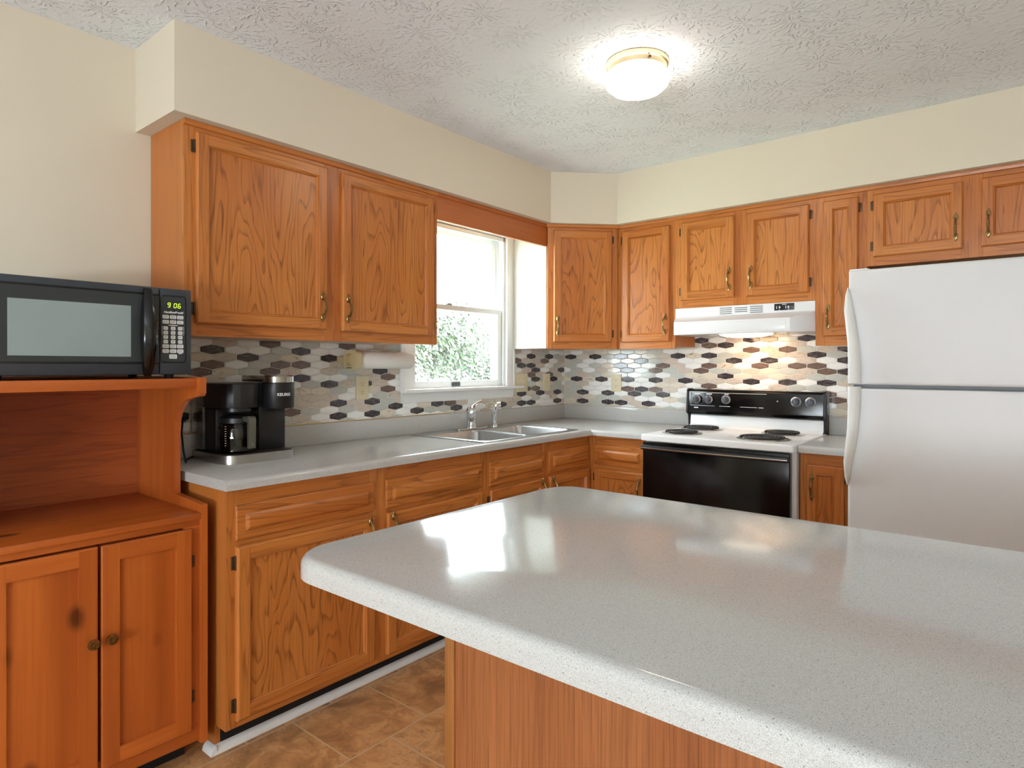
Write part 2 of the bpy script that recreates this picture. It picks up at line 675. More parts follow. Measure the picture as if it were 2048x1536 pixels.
box(b, 2.4, 3.1, RY - .12, RY, 0, 1.0); box(b, 2.4, 3.1, RY - .12, RY, 1.75, ZC)
struct(obj('wall_back', b, M_WALL))
b = B()
prism(b, [(0, -2.808), (DS, -2.808), (DS, -SA), (SA, -DS), (RX, -DS), (RX, 0), (0, 0)], ZS, ZC)
struct(obj('wall_soffit', b, M_WALL, smooth=0))

# ------------------------------------------------------------------ kitchen window
win = struct(thing('window_1', 'white double-hung window above the sink', 'window'))
del win['label'], win['category']
b = B()
cw, ct = 0.072, 0.018
for y0, y1 in ((WY0 - cw, WY0), (WY1, WY1 + cw)):
    box(b, 0, ct, y0, y1, WZ0, WZ1 + cw, .004)
    ym = y0 + .010 if y0 < WY0 else y1 - .010
    box(b, ct - .002, ct + .005, min(ym, ym + .014 * (-1 if y0 < WY0 else 1)) , max(ym, ym + .014 * (-1 if y0 < WY0 else 1)), WZ0, WZ1 + cw, .002)
box(b, 0, ct, WY0, WY1, WZ1, WZ1 + cw, .004)
obj('window_casing', b, M_TRIM, win)
b = B(); box(b, -.03, .055, -1.53, -.522, 1.131, 1.151, .005)
obj('window_stool', b, M_TRIM, win)
b = B()
prism(b, [(0, 1.075), (.012, 1.077), (.016, 1.09), (.018, 1.118), (.026, 1.131), (0, 1.131)], -1.523, -.592, 'Y', 0)
obj('window_apron', b, M_TRIM, win)
b = B()
box(b, -.12, 0, WY0, WY0 + .006, WZ0, WZ1); box(b, -.12, 0, WY1 - .006, WY1, WZ0, WZ1)
box(b, -.12, 0, WY0, WY1, WZ1 - .006, WZ1); box(b, -.12, 0, WY0, WY1, WZ0, WZ0 + .004)
for y in (WY0 + .006, WY1 - .018):
    box(b, -.012, -.0, y, y + .012, WZ0, WZ1, .002)
    box(b, -.062, -.052, y, y + .012, WZ0, WZ1, .002)
box(b, -.012, 0, WY0, WY1, WZ1 - .03, WZ1, .003)
obj('window_jamb', b, M_VINYL, win)


def sash(name, x0, x1, z0, z1, st, rt_, rb):
    y0, y1 = WY0 + .008, WY1 - .008
    b = B()
    box(b, x0, x1, y0, y0 + st, z0, z1, .003); box(b, x0, x1, y1 - st, y1, z0, z1, .003)
    box(b, x0 + .0006, x1 - .0006, y0 + st - .001, y1 - st + .001, z1 - rt_, z1 - .0004); box(b, x0 + .0006, x1 - .0006, y0 + st - .001, y1 - st + .001, z0 + .0004, z0 + rb)
    xm = (x0 + x1) / 2
    s = obj(name, b, M_VINYL, win)
    b = B(); box(b, xm - .003, xm + .003, y0 + st - .004, y1 - st + .004, z0 + rb - .004, z1 - rt_ + .004)
    obj('pane', b, M_GLASS, s, smooth=0)
    return s


sash('upper_sash', -.095, -.062, 1.598, 2.088, .052, .045, .032)
ls = sash('lower_sash', -.05, -.014, 1.152, 1.63, .048, .03, .037)
b = B(); box(b, -.015, -.008, -1.125, -1.055, 1.158, 1.182, .004)
obj('sash_lift', b, plain('dark_green_lift', C(72, 84, 82), .4), ls)
b = B(); lathe(b, [(0, 0), (.026, 0), (.026, .006), (.018, .013), (0, .014)], 16, 0, Matrix.Diagonal((.6, 1, 1, 1)))
obj('sash_lock', b, plain('grey_lock', C(150, 150, 148), .35, .5), ls, (-.03, -1.13, 1.63))


# ------------------------------------------------------------------ mosaic splashback
TS = {(12, 10): 'D', (10, 9): 'D', (10, 15): 'D', (9, 10): 'D', (9, 12): 'D', (9, 16): 'D', (11, 16): 'D', (7, 16): 'D', (6, 10): 'D', (5, 11): 'D', (5, 13): 'D', (5, 15): 'D', (5, 7): 'D', (10, 7): 'D', (9, 4): 'D', (3, 4): 'D', (2, 6): 'D', (2, 4): 'D', (2, 2): 'D', (0, 5): 'D', (0, 3): 'D', (0, 2): 'D', (2, 0): 'D', (0, 0): 'D', (5, -1): 'D', (5, 1): 'D', (5, 3): 'D', (5, 5): 'D', (10, -1): 'D', (10, 1): 'D', (10, 3): 'D', (12, 9): 'B', (11, 11): 'B', (11, 13): 'B', (8, 9): 'B', (8, 12): 'B', (8, 14): 'B', (8, 15): 'B', (7, 8): 'B', (7, 15): 'B', (4, 9): 'B', (2, 16): 'B', (3, 15): 'B', (8, 6): 'B', (3, 5): 'B', (3, 3): 'B', (8, 3): 'D', (7, 3): 'D', (7, 5): 'B', (6, 9): 'T', (6, 11): 'T', (6, 13): 'T', (6, 2): 'T', (7, 2): 'T', (13, 8): 'D', (13, 11): 'D', (13, 12): 'B', (13, 14): 'D'}
TL = {(10, -6): 'D', (9, -5): 'D', (10, -2): 'D', (9, -1): 'D', (6, -2): 'D', (5, -1): 'D', (2, 0): 'D', (0, 0): 'D', (8, -6): 'B', (8, -3): 'B', (8, -2): 'B', (7, -7): 'B', (7, -4): 'B', (1, -3): 'B', (11, -4): 'B', (11, 0): 'B', (7, 2): 'D', (2, 2): 'D', (0, 2): 'D', (1, 3): 'D', (0, 5): 'D', (1, 6): 'D', (0, 8): 'D', (0, 12): 'D', (5, 1): 'D', (4, 3): 'B', (1, 7): 'B', (6, 3): 'B', (8, 14): 'D', (8, 15): 'D', (7, 15): 'D', (5, 15): 'D', (5, 17): 'D', (2, 14): 'D', (2, 16): 'D', (2, 18): 'D', (0, 14): 'D', (0, 15): 'D', (0, 18): 'D', (7, 18): 'D', (9, 13): 'B', (9, 16): 'B', (3, 14): 'B', (3, 15): 'B', (6, 15): 'B', (6, 17): 'B', (10, 15): 'D', (10, 17): 'D', (2, -8): 'D', (1, -8): 'B', (5, -7): 'D'}


def mosaic(bm, org, marks, u0, u1, z0, z1, seed):
    """hexagonal tiles in local (u, z), proud of the wall along -y; clipped to the rectangle"""
    rnd = random.Random(seed)
    p, rp = 0.1015, 0.0309
    hw, ht, hs = p / 2 - .0016, .0204 - .0009, .0105 - .0009
    b = bmesh.new()
    for r in range(-1, 21):
        for c in range(-12, 34):
            u = org + (c + (.5 if r % 2 else 0)) * p
            z = 1.033 + r * rp
            k = marks.get((r, c))
            x = rnd.random()
            if k == 'D':
                m = 6
            elif k == 'B':
                m = 5
            elif k == 'T':
                m = 4
            else:
                m = 1 if x < .36 else 2 if x < .62 else 3 if x < .84 else 4
            if u + hw < u0 or u - hw > u1 or z + ht < z0 or z - ht > z1:
                continue
            hexa = [(0, ht), (-hw, hs), (-hw, -hs), (0, -ht), (hw, -hs), (hw, hs)]
            A = [b.verts.new((u + q[0], -.0035, z + q[1])) for q in hexa]
            f = .0028
            hexb = [(0, ht - f), (-hw + f, hs - f * .5), (-hw + f, -hs + f * .5), (0, -ht + f), (hw - f, -hs + f * .5), (hw - f, hs - f * .5)]
            D = [b.verts.new((u + q[0], -.006, z + q[1])) for q in hexb]
            fs = [b.faces.new(D)]
            for i in range(6):
                fs.append(b.faces.new((A[i], A[(i + 1) % 6], D[(i + 1) % 6], D[i])))
            for q in fs:
                q.material_index = m
    for co, no in (((u0, 0, 0), (-1, 0, 0)), ((u1, 0, 0), (1, 0, 0)), ((0, 0, z0), (0, 0, -1)), ((0, 0, z1), (0, 0, 1))):
        bmesh.ops.bisect_plane(b, geom=b.verts[:] + b.edges[:] + b.faces[:], plane_co=co, plane_no=no, clear_outer=True)
    bmesh.ops.recalc_face_normals(b, faces=b.faces)
    for f in b.faces:
        if f.normal.y > 0:
            f.normal_flip()
    add_bm(bm, b, None)
    box(bm, u0, u1, -.0036, 0, z0, z1, 0, 0)


b = B()
mosaic(b, .161, TS, .006, .985, 1.005, 1.384, 3)
mosaic(b, .161, TS, .985, 1.746, .9, 1.60, 3)
mosaic(b, .161, TS, 1.746, 2.0, 1.005, 1.384, 3)
struct(obj('trim_1', b, TILE_MATS, smooth=0))
b = B()
mosaic(b, -1.913, TL, -2.757, -1.531, 1.005, 1.384, 5)
mosaic(b, -1.913, TL, -1.531, -.585, 1.005, 1.077, 5)
mosaic(b, -1.913, TL, -.585, -.004, 1.005, 1.384, 5)
struct(obj('trim_2', b, TILE_MATS, rz=radians(90), smooth=0))

b = B(); box(b, .0002, .0095, -2.755, -1.15, 1.0048, 1.0092, .001)
struct(obj('trim_3', b, plain('tan_edging', C(216, 184, 138), .5)))

# ------------------------------------------------------------------ cabinet parts
def handle_mesh():
    b = B()
    pts, rad = [], []
    for k in range(13):
        t = -1 + 2 * k / 12
        pts.append((0, -.006 - .021 * cos(t * pi / 2) ** .8, .040 * t))
        rad.append(.0042 + .0014 * (1 - t * t))
    tube(b, pts, rad, 8)
    for s in (-1, 1):
        m = T(0, -.002, s * .043) @ Matrix.Rotation(radians(90), 4, 'X') @ Matrix.Diagonal((.0095, .0165, .006, 1))
        lathe(b, [(1, 0), (1, .35), (.8, .75), (.35, .85), (.3, 1.35), (0, 1.5)], 12, 0, m)
        m = T(0, -.003, s * .0575) @ Matrix.Diagonal((.0045, .0035, .008, 1))
        lathe(b, [(0, -1), (.7, -.7), (1, 0), (.7, .7), (0, 1)], 8, 0, m)
        m = T(0, -.0095, s * .043) @ Matrix.Diagonal((.0052, .0035, .0052, 1))
        lathe(b, [(0, -1), (.7, -.7), (1, 0), (.7, .7), (0, 1)], 8, 0, m)
    o = obj('handle', b, M_BRASS)
    COL.objects.unlink(o)
    return o


def hinge_mesh():
    b = B()
    box(b, -.011, .0, -.0025, 0, -.022, .022, .001)
    tube(b, [(.0015, -.005, -.023), (.0015, -.005, .023)], .0042, 8)
    o = obj('hinge', b, M_HINGE)
    COL.objects.unlink(o)
    return o


HANDLE, HINGE = handle_mesh(), hinge_mesh()


def door_bm(w, h, fwid=.042, t=.019):
    """framed door: back at y=0, front at y=-t; stiles run full height, rails between"""
    b = B()
    def ring(i, y):
        return [b.verts.new(p) for p in ((i, y, i), (w - i, y, i), (w - i, y, h - i), (i, y, h - i))]
    R = [ring(0, 0), ring(0, -t + .007), ring(.003, -t + .002), ring(.006, -t)]
    for A, D in zip(R, R[1:]):
        for k in range(4):
            f = b.faces.new((A[k], A[(k + 1) % 4], D[(k + 1) % 4], D[k]))
            f.material_index = 1 if k in (0, 2) else 0
    b.faces.new(R[0][::-1])
    o, q = .006, fwid
    def quad(x0, x1, z0, z1, m):
        f = b.faces.new([b.verts.new(p) for p in ((x0, -t, z0), (x1, -t, z0), (x1, -t, z1), (x0, -t, z1))])
        f.material_index = m
    quad(o, q, o, h - o, 0); quad(w - q, w - o, o, h - o, 0)
    quad(q, w - q, o, q, 1); quad(q, w - q, h - q, h - o, 1)
    S = [ring(q, -t), ring(q + .002, -t + .004), ring(q + .005, -t + .003), ring(q + .010, -t + .0125)]
    for A, D in zip(S, S[1:]):
        for k in range(4):
            f = b.faces.new((A[k], A[(k + 1) % 4], D[(k + 1) % 4], D[k]))
            f.material_index = 1 if k in (0, 2) else 0
    f = b.faces.new(S[-1])
    f.material_index = 2
    bmesh.ops.recalc_face_normals(b, faces=b.faces)
    for f in b.faces:
        if abs(f.normal.y) > .9 and f.calc_center_median().y < -.002 and f.normal.y > 0:
            f.normal_flip()
    return b


def drawer_bm(w, h, t=.02):
    b = B()
    def ring(i, y):
        return [b.verts.new(p) for p in ((i, y, i), (w - i, y, i), (w - i, y, h - i), (i, y, h - i))]
    R = [ring(0, 0), ring(0, -.008), ring(.003, -.0105), ring(.029, -.0115), ring(.0295, -.0150), ring(.0385, -.0220), ring(.0400, -.0225)]
    for A, D in zip(R, R[1:]):
        for k in range(4):
            b.faces.new((A[k], A[(k + 1) % 4], D[(k + 1) % 4], D[k]))
    b.faces.new(R[0][::-1])
    b.faces.new(R[-1])
    bmesh.ops.recalc_face_normals(b, faces=b.faces)
    return b


DOORM = [M_OAKV, M_OAKH, M_OAKP]


def add_door(cab, D, x0, x1, z0, z1, hinge, hz=None, handle=True, mats=None, inset=.026):
    d = obj('door', door_bm(x1 - x0, z1 - z0), mats or DOORM, cab, (x0, -D - .0005, z0), smooth=20)
    w, h = x1 - x0, z1 - z0
    if handle:
        hx = w - inset if hinge == 'L' else inset
        inst(HANDLE, d, (hx, -.019, hz - z0))
    for z in (.052, h - .052):
        hg = inst(HINGE, d, (-.003, -.002, z) if hinge == 'L' else (w + .003, -.002, z))
        if hinge == 'R':
            hg.scale = (-1, 1, 1)
    return d


def add_drawer(cab, D, x0, x1, z0, z1):
    return obj('drawer_front', drawer_bm(x1 - x0, z1 - z0), M_OAKD, cab, (x0, -D - .0005, z0), smooth=20)


def face_frame(cab, W_, D, z0, z1, rails, stiles, ff=.019):
    """rails: list of (za, zb); stiles: list of (xa, xb)"""
    b = B()
    for a, c in stiles:
        box(b, a, c, -D, -D + ff, z0, z1, .0008, 0, 1)
    xs = sorted(stiles)
    for a, c in rails:
        for (p, q), (r, s) in zip(xs, xs[1:]):
            box(b, q, r, -D + .0003, -D + ff, a, c, 0, 1)
    obj('face_frame', b, [M_OAKV, M_OAKH], cab)


def carcass(cab, W_, D, z0, z1, mat=M_OAKS, name='carcass'):
    b = B()
    box(b, 0.0005, W_ - .0005, -D + .018, -.0045, z0, z1 - .0005)
    return obj(name, b, mat, cab, smooth=0)


def crown(cab, xa, xb, D, z):
    b = B()
    prism(b, [(-D, z - .021), (-D - .008, z - .0185), (-D - .011, z - .008), (-D - .011, z - .0006), (-D, z - .0006)], xa, xb, 'X')
    obj('top_strip', b, M_OAKH, cab)


DU = 0.2835
RZ = radians(90)


def upper(label, loc, rz, W_, z0, doors, stiles, hz, group='oak upper cabinets'):
    cab = thing('wall_cabinet', label, 'cabinet', loc, rz, group)
    carcass(cab, W_, DU, z0 + .012, ZS)
    face_frame(cab, W_, DU, z0, ZS - .001, [(z0, z0 + .055), (2.09, ZS - .001)], stiles)
    crown(cab, 0, W_, DU, ZS)
    for x0, x1, a, c, hg in doors:
        add_door(cab, DU, x0, x1, a, c, hg, hz)
    return cab


# double-door cabinet left of the window (local x runs along +y of the room)
o = -2.757
upper('oak upper cabinet with two doors, left of the window above the coffee maker', (0, o, 0), RZ, 1.230, ZU,
      [(.038, .580, 1.428, 2.110, 'L'), (.655, 1.193, 1.425, 2.108, 'R')], [(0, .045), (.572, .663), (1.187, 1.230)], 1.523)
# corner cabinet set at 45 degrees
BC = 0.593
cab = thing('wall_cabinet', 'diagonal oak corner cabinet with one narrow door and white side next to the window', 'cabinet', (0, 0, 0), 0, 'oak upper cabinets')
b = B()
prism(b, [(.0045, -BC), (DU, -BC), (BC, -DU), (BC, -.0065), (.0045, -.0065)], ZU + .012, ZS - .0005)
obj('carcass', b, M_OAKS, cab, smooth=0)
b = B(); box(b, .0065, DU - .004, -BC - .0045, -BC - .0002, ZU + .004, ZS - .001)  # thin off-white sheet over the oak carcass side
obj('side_panel', b, M_SIDEWHITE, cab, smooth=0)['label'] = 'white side panel'
dl = (BC - DU) * math.sqrt(2)
mx45 = T(DU, -BC, 0) @ Matrix.Rotation(radians(45), 4, 'Z')
b = B()
for a, c in ((0, .042), (dl - .042, dl)):
    box(b, a, c, -.019, 0, ZU, ZS - .001, .0008, 0, 1)
for a, c in ((ZU, ZU + .055), (2.09, ZS - .001)):
    box(b, .042, dl - .042, -.0187, 0, a, c, 0, 1)
ff = obj('face_frame', b, [M_OAKV, M_OAKH], cab)
ff.matrix_local = mx45
b = B()
prism(b, [(-.019, ZS - .021), (-.027, ZS - .0185), (-.030, ZS - .008), (-.030, ZS - .0006), (-.019, ZS - .0006)], -.008, dl + .008, 'X')
ts = obj('top_strip', b, M_OAKH, cab)
ts.matrix_local = mx45
dw = dl - .074
d = obj('door', door_bm(dw, .684), DOORM, cab, smooth=20)
d.matrix_local = mx45 @ T(.036, -.0195, 1.425)
inst(HANDLE, d, (.024, -.019, 1.523 - 1.425))
for z in (.052, .632):
    h = inst(HINGE, d, (dw + .003, -.002, z))
    h.scale = (-1, 1, 1)

# stove wall uppers
upper('oak upper cabinet with one tall door between the corner cabinet and the range hood', (BC, 0, 0), 0, .984 - BC, ZU,
      [(.045, .360, 1.423, 2.104, 'L')], [(0, .05), (.352, .391)], 1.523)
upper('short oak upper cabinet with two doors directly above the range hood', (.984, 0, 0), 0, .762, 1.613,
      [(.039, .349, 1.656, 2.104, 'L'), (.415, .732, 1.656, 2.104, 'R')], [(0, .045), (.342, .422), (.725, .762)], 1.757)
upper('narrow oak upper cabinet with one slim door between the range hood and the refrigerator', (1.746, 0, 0), 0, .230, ZU,
      [(.036, .194, 1.428, 2.105, 'R')], [(0, .043), (.187, .230)], 1.524)
upper('short oak upper cabinet with two doors above the refrigerator', (1.976, 0, 0), 0, .824, 1.762,
      [(.029, .381, 1.804, 2.103, 'L'), (.446, .795, 1.804, 2.105, 'R')], [(0, .036), (.373, .453), (.788, .824)], 1.902)

# valance over the window
b = B()
box(b, .2645, DU, -1.5265, -BC - .0005, 2.013, ZS - .001, .001, 0, 1)
prism(b, [(DU, ZS - .021), (DU + .008, ZS - .0185), (DU + .011, ZS - .008), (DU + .011, ZS - .0006), (DU, ZS - .0006)], -1.5265, -BC - .001, 'Y')
v = obj('window_valance', b, [oak('oak_valance', 'Y', C(190, 108, 54), C(180, 98, 46), C(150, 78, 34), 5, 10, .5, .3)])
tag(v, 'plain oak valance board spanning above the window between two upper cabinets', 'valance')

# ------------------------------------------------------------------ base cabinets
DB, ZB, ZK = 0.591, 0.8765, 0.093
GB = 'oak base cabinets'


def base(label, loc, rz, W_, fronts, stiles, body_top=None, mids=True, endpanel=None):
    cab = thing('base_cabinet', label, 'cabinet', loc, rz, GB)
    carcass(cab, W_, DB, ZK + .004, body_top or ZB)
    rails = [(ZK, .128), (.81, ZB)] + ([(.672, .716)] if mids else [])
    face_frame(cab, W_, DB, ZK, ZB, rails, stiles)
    for f in fronts:
        if f[0] == 'drawer':
            add_drawer(cab, DB, *f[1:])
        else:
            add_door(cab, DB, *f[1:])
    b = B(); box(b, .0 if endpanel is None else .019, W_, -DB + .073, -DB + .078, 0, ZK + .003)
    obj('toe_kick', b, M_DARK, cab, smooth=0)
    return cab


o = -2.757
cab = base('first oak base cabinet beside the pine hutch, with one drawer above one wide door', (0, o, 0), RZ, .618,
           [('drawer', .030, .588, .705, .820), ('door', .030, .588, .117, .686, 'L', .627, True)], [(0, .045), (.573, .618)], endpanel=1)
b = B()
prism(b, [(-.0045, 0), (-DB + .075, 0), (-DB + .075, ZK), (-DB + .0003, ZK), (-DB + .0003, ZB), (-.0045, ZB)], -.0012, .018, 'X')
obj('end_panel', b, M_OAKS, cab, smooth=0)
base('second oak base cabinet from the hutch, with one drawer above one door', (0, -2.139, 0), RZ, .629,
     [('drawer', .031, .601, .705, .820), ('door', .033, .601, .117, .686, 'R', .627, True)], [(0, .045), (.586, .629)])
base('oak sink base cabinet under the double sink, with two false drawer fronts over two doors', (0, -1.51, 0), RZ, .919,
     [('drawer', .030, .462, .703, .818), ('drawer', .508, .905, .703, .818),
      ('door', .030, .462, .117, .684, 'L', .625, True), ('door', .508, .905, .117, .684, 'R', .625, True)],
     [(0, .042), (.448, .522), (.894, .919)], body_top=.70)
base('oak base cabinet in the corner left of the stove, with one drawer above one door', (DB, 0, 0), 0, .975 - DB,
     [('drawer', .040, .362, .709, .823), ('door', .042, .362, .117, .686, 'L', .60, True)], [(0, .05), (.35, .384)])
base('narrow oak base cabinet with one tall slim door between the stove and the refrigerator', (1.757, 0, 0), 0, .213,
     [('door', .030, .190, .117, .824, 'R', .722, True)], [(0, .04), (.178, .213)], mids=False)

# white shoe moulding along the toe kick
b = B()
q = [(0, 0)] + [(.020 * cos(radians(a)), .026 * sin(radians(a))) for a in range(0, 91, 15)]
prism(b, [(DB - .073 + p[0], p[1]) for p in q], -2.772, -DB, 'Y')
prism(b, [(-2.7595 - p[0], p[1]) for p in q], .475, DB - .053, 'X')
struct(obj('baseboard_left', b, M_TRIM))

# ------------------------------------------------------------------ worktops
ZT, ZTB = 0.9098, 0.8768
DC = 0.629
YE = -2.774
SK = (0.075, 0.575, -1.490, -0.715)      # sink cut-out: x0,x1,y0,y1
wt = thing('worktop', 'long grey speckled laminate worktop running under the window and round the corner to the stove', 'worktop')
b = B()
outer = [(.0045, YE), (DC, YE), (DC, -DC), (.9705, -DC), (.9705, -.0065), (.0045, -.0065)]
slab(b, outer, [[(SK[0], SK[2]), (SK[0], SK[3]), (SK[1], SK[3]), (SK[1], SK[2])]], ZTB, ZT, 0, .016,
     lambda m: (abs(m.x - DC) < 1e-4 and m.y < -DC + .01) or (abs(m.y + DC) < 1e-4 and m.x > DC - .01))
obj('countertop', b, M_LAM, wt)
b = B()
box(b, .0065, .0225, YE + .002, -.0225, ZT, 1.0045, .003)
box(b, .0065, .9700, -.0225, -.0065, ZT, 1.0045, .003)
obj('backsplash_lip', b, M_LAM, wt)
wt = thing('worktop', 'short grey speckled laminate worktop between the stove and the refrigerator', 'worktop')
b = B()
slab(b, [(1.757, -DC), (1.972, -DC), (1.972, -.0065), (1.757, -.0065)], [], ZTB, ZT, 0, .016, lambda m: abs(m.y + DC) < 1e-4)
obj('countertop', b, M_LAM, wt)
b = B(); box(b, 1.760, 1.972, -.0225, -.0065, ZT, 1.0045, .003)
obj('backsplash_lip', b, M_LAM, wt)

# island
isl = thing('kitchen_island', 'oak kitchen island base with flat veneer back under the grey overhanging top', 'island', (1.503, -2.15, 0))
b = B(); box(b, .012, 1.797, -.508, 0, .0, .8675)
obj('carcass', b, M_ISL, isl, smooth=0)
b = B(); box(b, .034, 1.797, -.516, -.5085, .002, .8675)
obj('back_panel', b, M_ISL, isl, smooth=0)
b = B(); box(b, 0, .032, -.520, .0, .0, .8675, .002)
obj('corner_stile', b, oak('oak_island_stile', 'Z', C(176, 118, 66), C(164, 104, 54), C(110, 66, 34), 6, 18, .5, .4), isl)
it = B()
pts = []
x0, x1, y0, y1 = 1.455, 3.36, -3.075, -2.118
r = .10
for k in range(9):
    a = radians(180 + 90 * k / 8)
    pts.append((x0 + r + r * cos(a), y0 + r + r * sin(a)))
pts += [(x1, y0), (x1, y1)]
n1, n2 = Vector((1.530, y1)), Vector((x0, -2.222))
for k in range(7):
    t = k / 6
    c = Vector((1.462, -2.128))
    q = n1 * (1 - t) ** 2 + c * 2 * t * (1 - t) + n2 * t * t
    pts.append((q.x, q.y))
slab(it, pts, [], .868, ZT, 0, .0)
bmesh.ops.remove_doubles(it, verts=it.verts, dist=1e-6)
sel = []
for e in it.edges:
    a, c = e.verts
    if abs(a.co.z - ZT) < 1e-5 and abs(c.co.z - ZT) < 1e-5 and len(e.link_faces) == 2 and any(abs(f.normal.z) < .5 for f in e.link_faces):
        sel.append(e)
it.normal_update()
sel = [e for e in it.edges if abs(e.verts[0].co.z - ZT) < 1e-5 and abs(e.verts[1].co.z - ZT) < 1e-5 and any(abs(f.normal.z) < .5 for f in e.link_faces)]
bmesh.ops.bevel(it, geom=sel, offset=.019, segments=5, affect='EDGES', profile=.5)
o = obj('island_worktop', it, M_LAM, smooth=40)
tag(o, 'large grey speckled laminate island top with rounded corners in the foreground', 'worktop')

# ------------------------------------------------------------------ sink and taps
sx0, sx1, sy0, sy1 = .055, .593, -1.507, -.698
snk = thing('kitchen_sink', 'double bowl stainless steel sink set in the worktop below the window', 'sink', (0, 0, ZT))
b = B()
bw = [(.165, .565, -1.475, -1.12), (.165, .565, -1.085, -.732)]
holes = [rrect(a, c, d_, e, .055) for a, c, d_, e in bw]
slab(b, rrect(sx0, sx1, sy0, sy1, .02, 3), holes, .0004, .0045, 0)
obj('rim', b, M_STEEL, snk)
for a, c, d_, e in bw:
    b = B()
    rings = []
    for ins, z, rr in ((0, .0045, .055), (.004, -.004, .053), (.010, -.10, .05), (.022, -.135, .05), (.05, -.148, .04), (.10, -.151, .03)):
        rings.append([b.verts.new((p[0], p[1], z)) for p in rrect(a + ins, c - ins, d_ + ins, e - ins, rr)])
    for A, D in zip(rings, rings[1:]):
        for i in range(len(A)):
            b.faces.new((A[i], A[(i + 1) % len(A)], D[(i + 1) % len(A)], D[i]))
    b.faces.new(rings[-1])
    bmesh.ops.recalc_face_normals(b, faces=b.faces)
    for f in b.faces:
        f.normal_flip()
    bwl = obj('basin', b, M_STEEL, snk, smooth=50)
    b = B(); lathe(b, [(0, .003), (.018, .002), (.04, .006), (.043, .001), (.04, 0)], 20)
    obj('drain', b, M_CHROME, bwl, ((a + c) / 2, (d_ + e) / 2, -.151))
fa = thing('faucet', 'chrome single-lever kitchen faucet behind the sink', 'faucet', (.108, -1.085, ZT + .0045))
b = B(); prism(b, rrect(-.026, .026, -.125, .125, .025), 0, .008, 'Z', 0, .003)
obj('base_plate', b, M_CHROME, fa)
b = B(); lathe(b, [(0, .008), (.031, .008), (.031, .014), (.027, .022), (.026, .085), (.029, .092), (.028, .112), (.02, .128), (0, .132)], 20)
obj('body', b, M_CHROME, fa)
b = B(); tube(b, [(.01, 0, .05), (.05, 0, .082), (.10, 0, .10), (.14, 0, .104), (.165, 0, .094), (.17, 0, .078)], [.017, .016, .0145, .014, .014, .013], 12, 0, True, Matrix.Rotation(radians(-47), 4, 'Z'))
obj('spout', b, M_CHROME, fa)
b = B(); tube(b, [(0, 0, .122), (-.004, .025, .137), (-.006, .06, .15), (-.006, .088, .158)], [.014, .010, .008, .0085], 10)
obj('lever', b, M_CHROME, fa)
sp = thing('side_sprayer', 'small chrome side sprayer standing right of the faucet', 'sprayer', (.113, -.892, ZT + .0045))
b = B(); lathe(b, [(0, 0), (.022, 0), (.022, .006), (.014, .02), (.013, .026), (.011, .03)], 16)
obj('holder', b, M_CHROME, sp)
b = B(); tube(b, [(0, 0, .022), (.0, .0, .06), (.002, 0, .09), (.008, .006, .118), (.02, .014, .132), (.034, .022, .133)], [.011, .0165, .0165, .014, .016, .0145], 12)
obj('spray_head', b, M_CHROME, sp)

# ------------------------------------------------------------------ stove
st = thing('stove', 'freestanding electric stove with white coil cooktop and black oven door', 'stove', (.976, 0, 0))
SWd = .776
b = B(); box(b, .002, SWd - .002, -.628, -.03, .02, .895)
obj('body', b, M_WHITE, st, smooth=0)
b = B()
slab(b, rrect(0, SWd, -.690, -.03, .012, 3), [], .882, .9145, 0, .008)
box(b, .01, SWd - .01, -.686, -.676, .911, .9165, .002)
obj('cooktop', b, M_WHITE, st)
b = B()
prism(b, [(-.105, .913), (-.078, .93), (-.07, .992), (-.03, .992), (-.03, .913)], .012, SWd - .016, 'X', 0, .002)
obj('splash_riser', b, M_WHITE, st)
b = B()
prism(b, [(-.072, .984), (-.094, .992), (-.102, 1.01), (-.094, 1.128), (-.08, 1.139), (-.026, 1.139), (-.026, .984)], .002, SWd - .006, 'X', 0, .003)
bk = obj('control_panel', b, M_BLACKG, st, smooth=40)
for xa in (-.004, SWd - .012):
    b = B()
    prism(b, [(-.03, .90), (-.068, .915), (-.078, .984), (-.106, 1.0), (-.106, 1.02), (-.098, 1.132), (-.08, 1.143), (-.024, 1.143), (-.024, .90)], xa, xa + .012, 'X', 0, .002)
    obj('end_cap', b, M_BLACK, st)
PY = lambda z: -.1025 + (z - 1.01) * .0678
for kx, kz, sc in ((1.039, 1.08, 1), (1.113, 1.081, 1), (1.218, 1.083, 1.05), (1.605, 1.084, 1.1), (1.679, 1.084, 1.1)):
    b = B()
    m = T(kx - .976, PY(kz), kz) @ Matrix.Rotation(radians(90), 4, 'X') @ Matrix.Scale(sc, 4)
    lathe(b, [(0, .004), (.0255, .004), (.0255, .010), (.019, .014), (.019, .010), (0, .010)], 24, 0, m)
    lathe(b, [(.0175, .008), (.0165, .022), (.0150, .024), (0, .024)], 20, 1, m)
    box(b, -.0042, .0042, -.017, .017, .022, .033, .0018, 1, 2, m)
    obj('knob', b, [M_GREYST, plain('knob_grip', C(92, 94, 104), .35, .5)], bk, smooth=35)
b = B()
def pr(x0, x1, z, h=.0018):
    box(b, x0 - .976, x1 - .976, PY(z) - .0012, PY(z) + .001, z - h / 2, z + h / 2)
pr(1.003, 1.445, 1.120); pr(.997, 1.147, 1.043); pr(1.177, 1.241, 1.043, .0025); pr(1.299, 1.395, 1.043); pr(1.403, 1.430, 1.043, .0025)
pr(1.022, 1.056, 1.112, .005); pr(1.096, 1.130, 1.112, .005); pr(1.205, 1.231, 1.114, .004); pr(1.022, 1.048, 1.030, .006)
for a in (1.0,):
    box(b, a - .976, a - .976 + .0015, PY(1.08) - .0014, PY(1.08) + .002, 1.045, 1.12, 0, 0, 1, None)
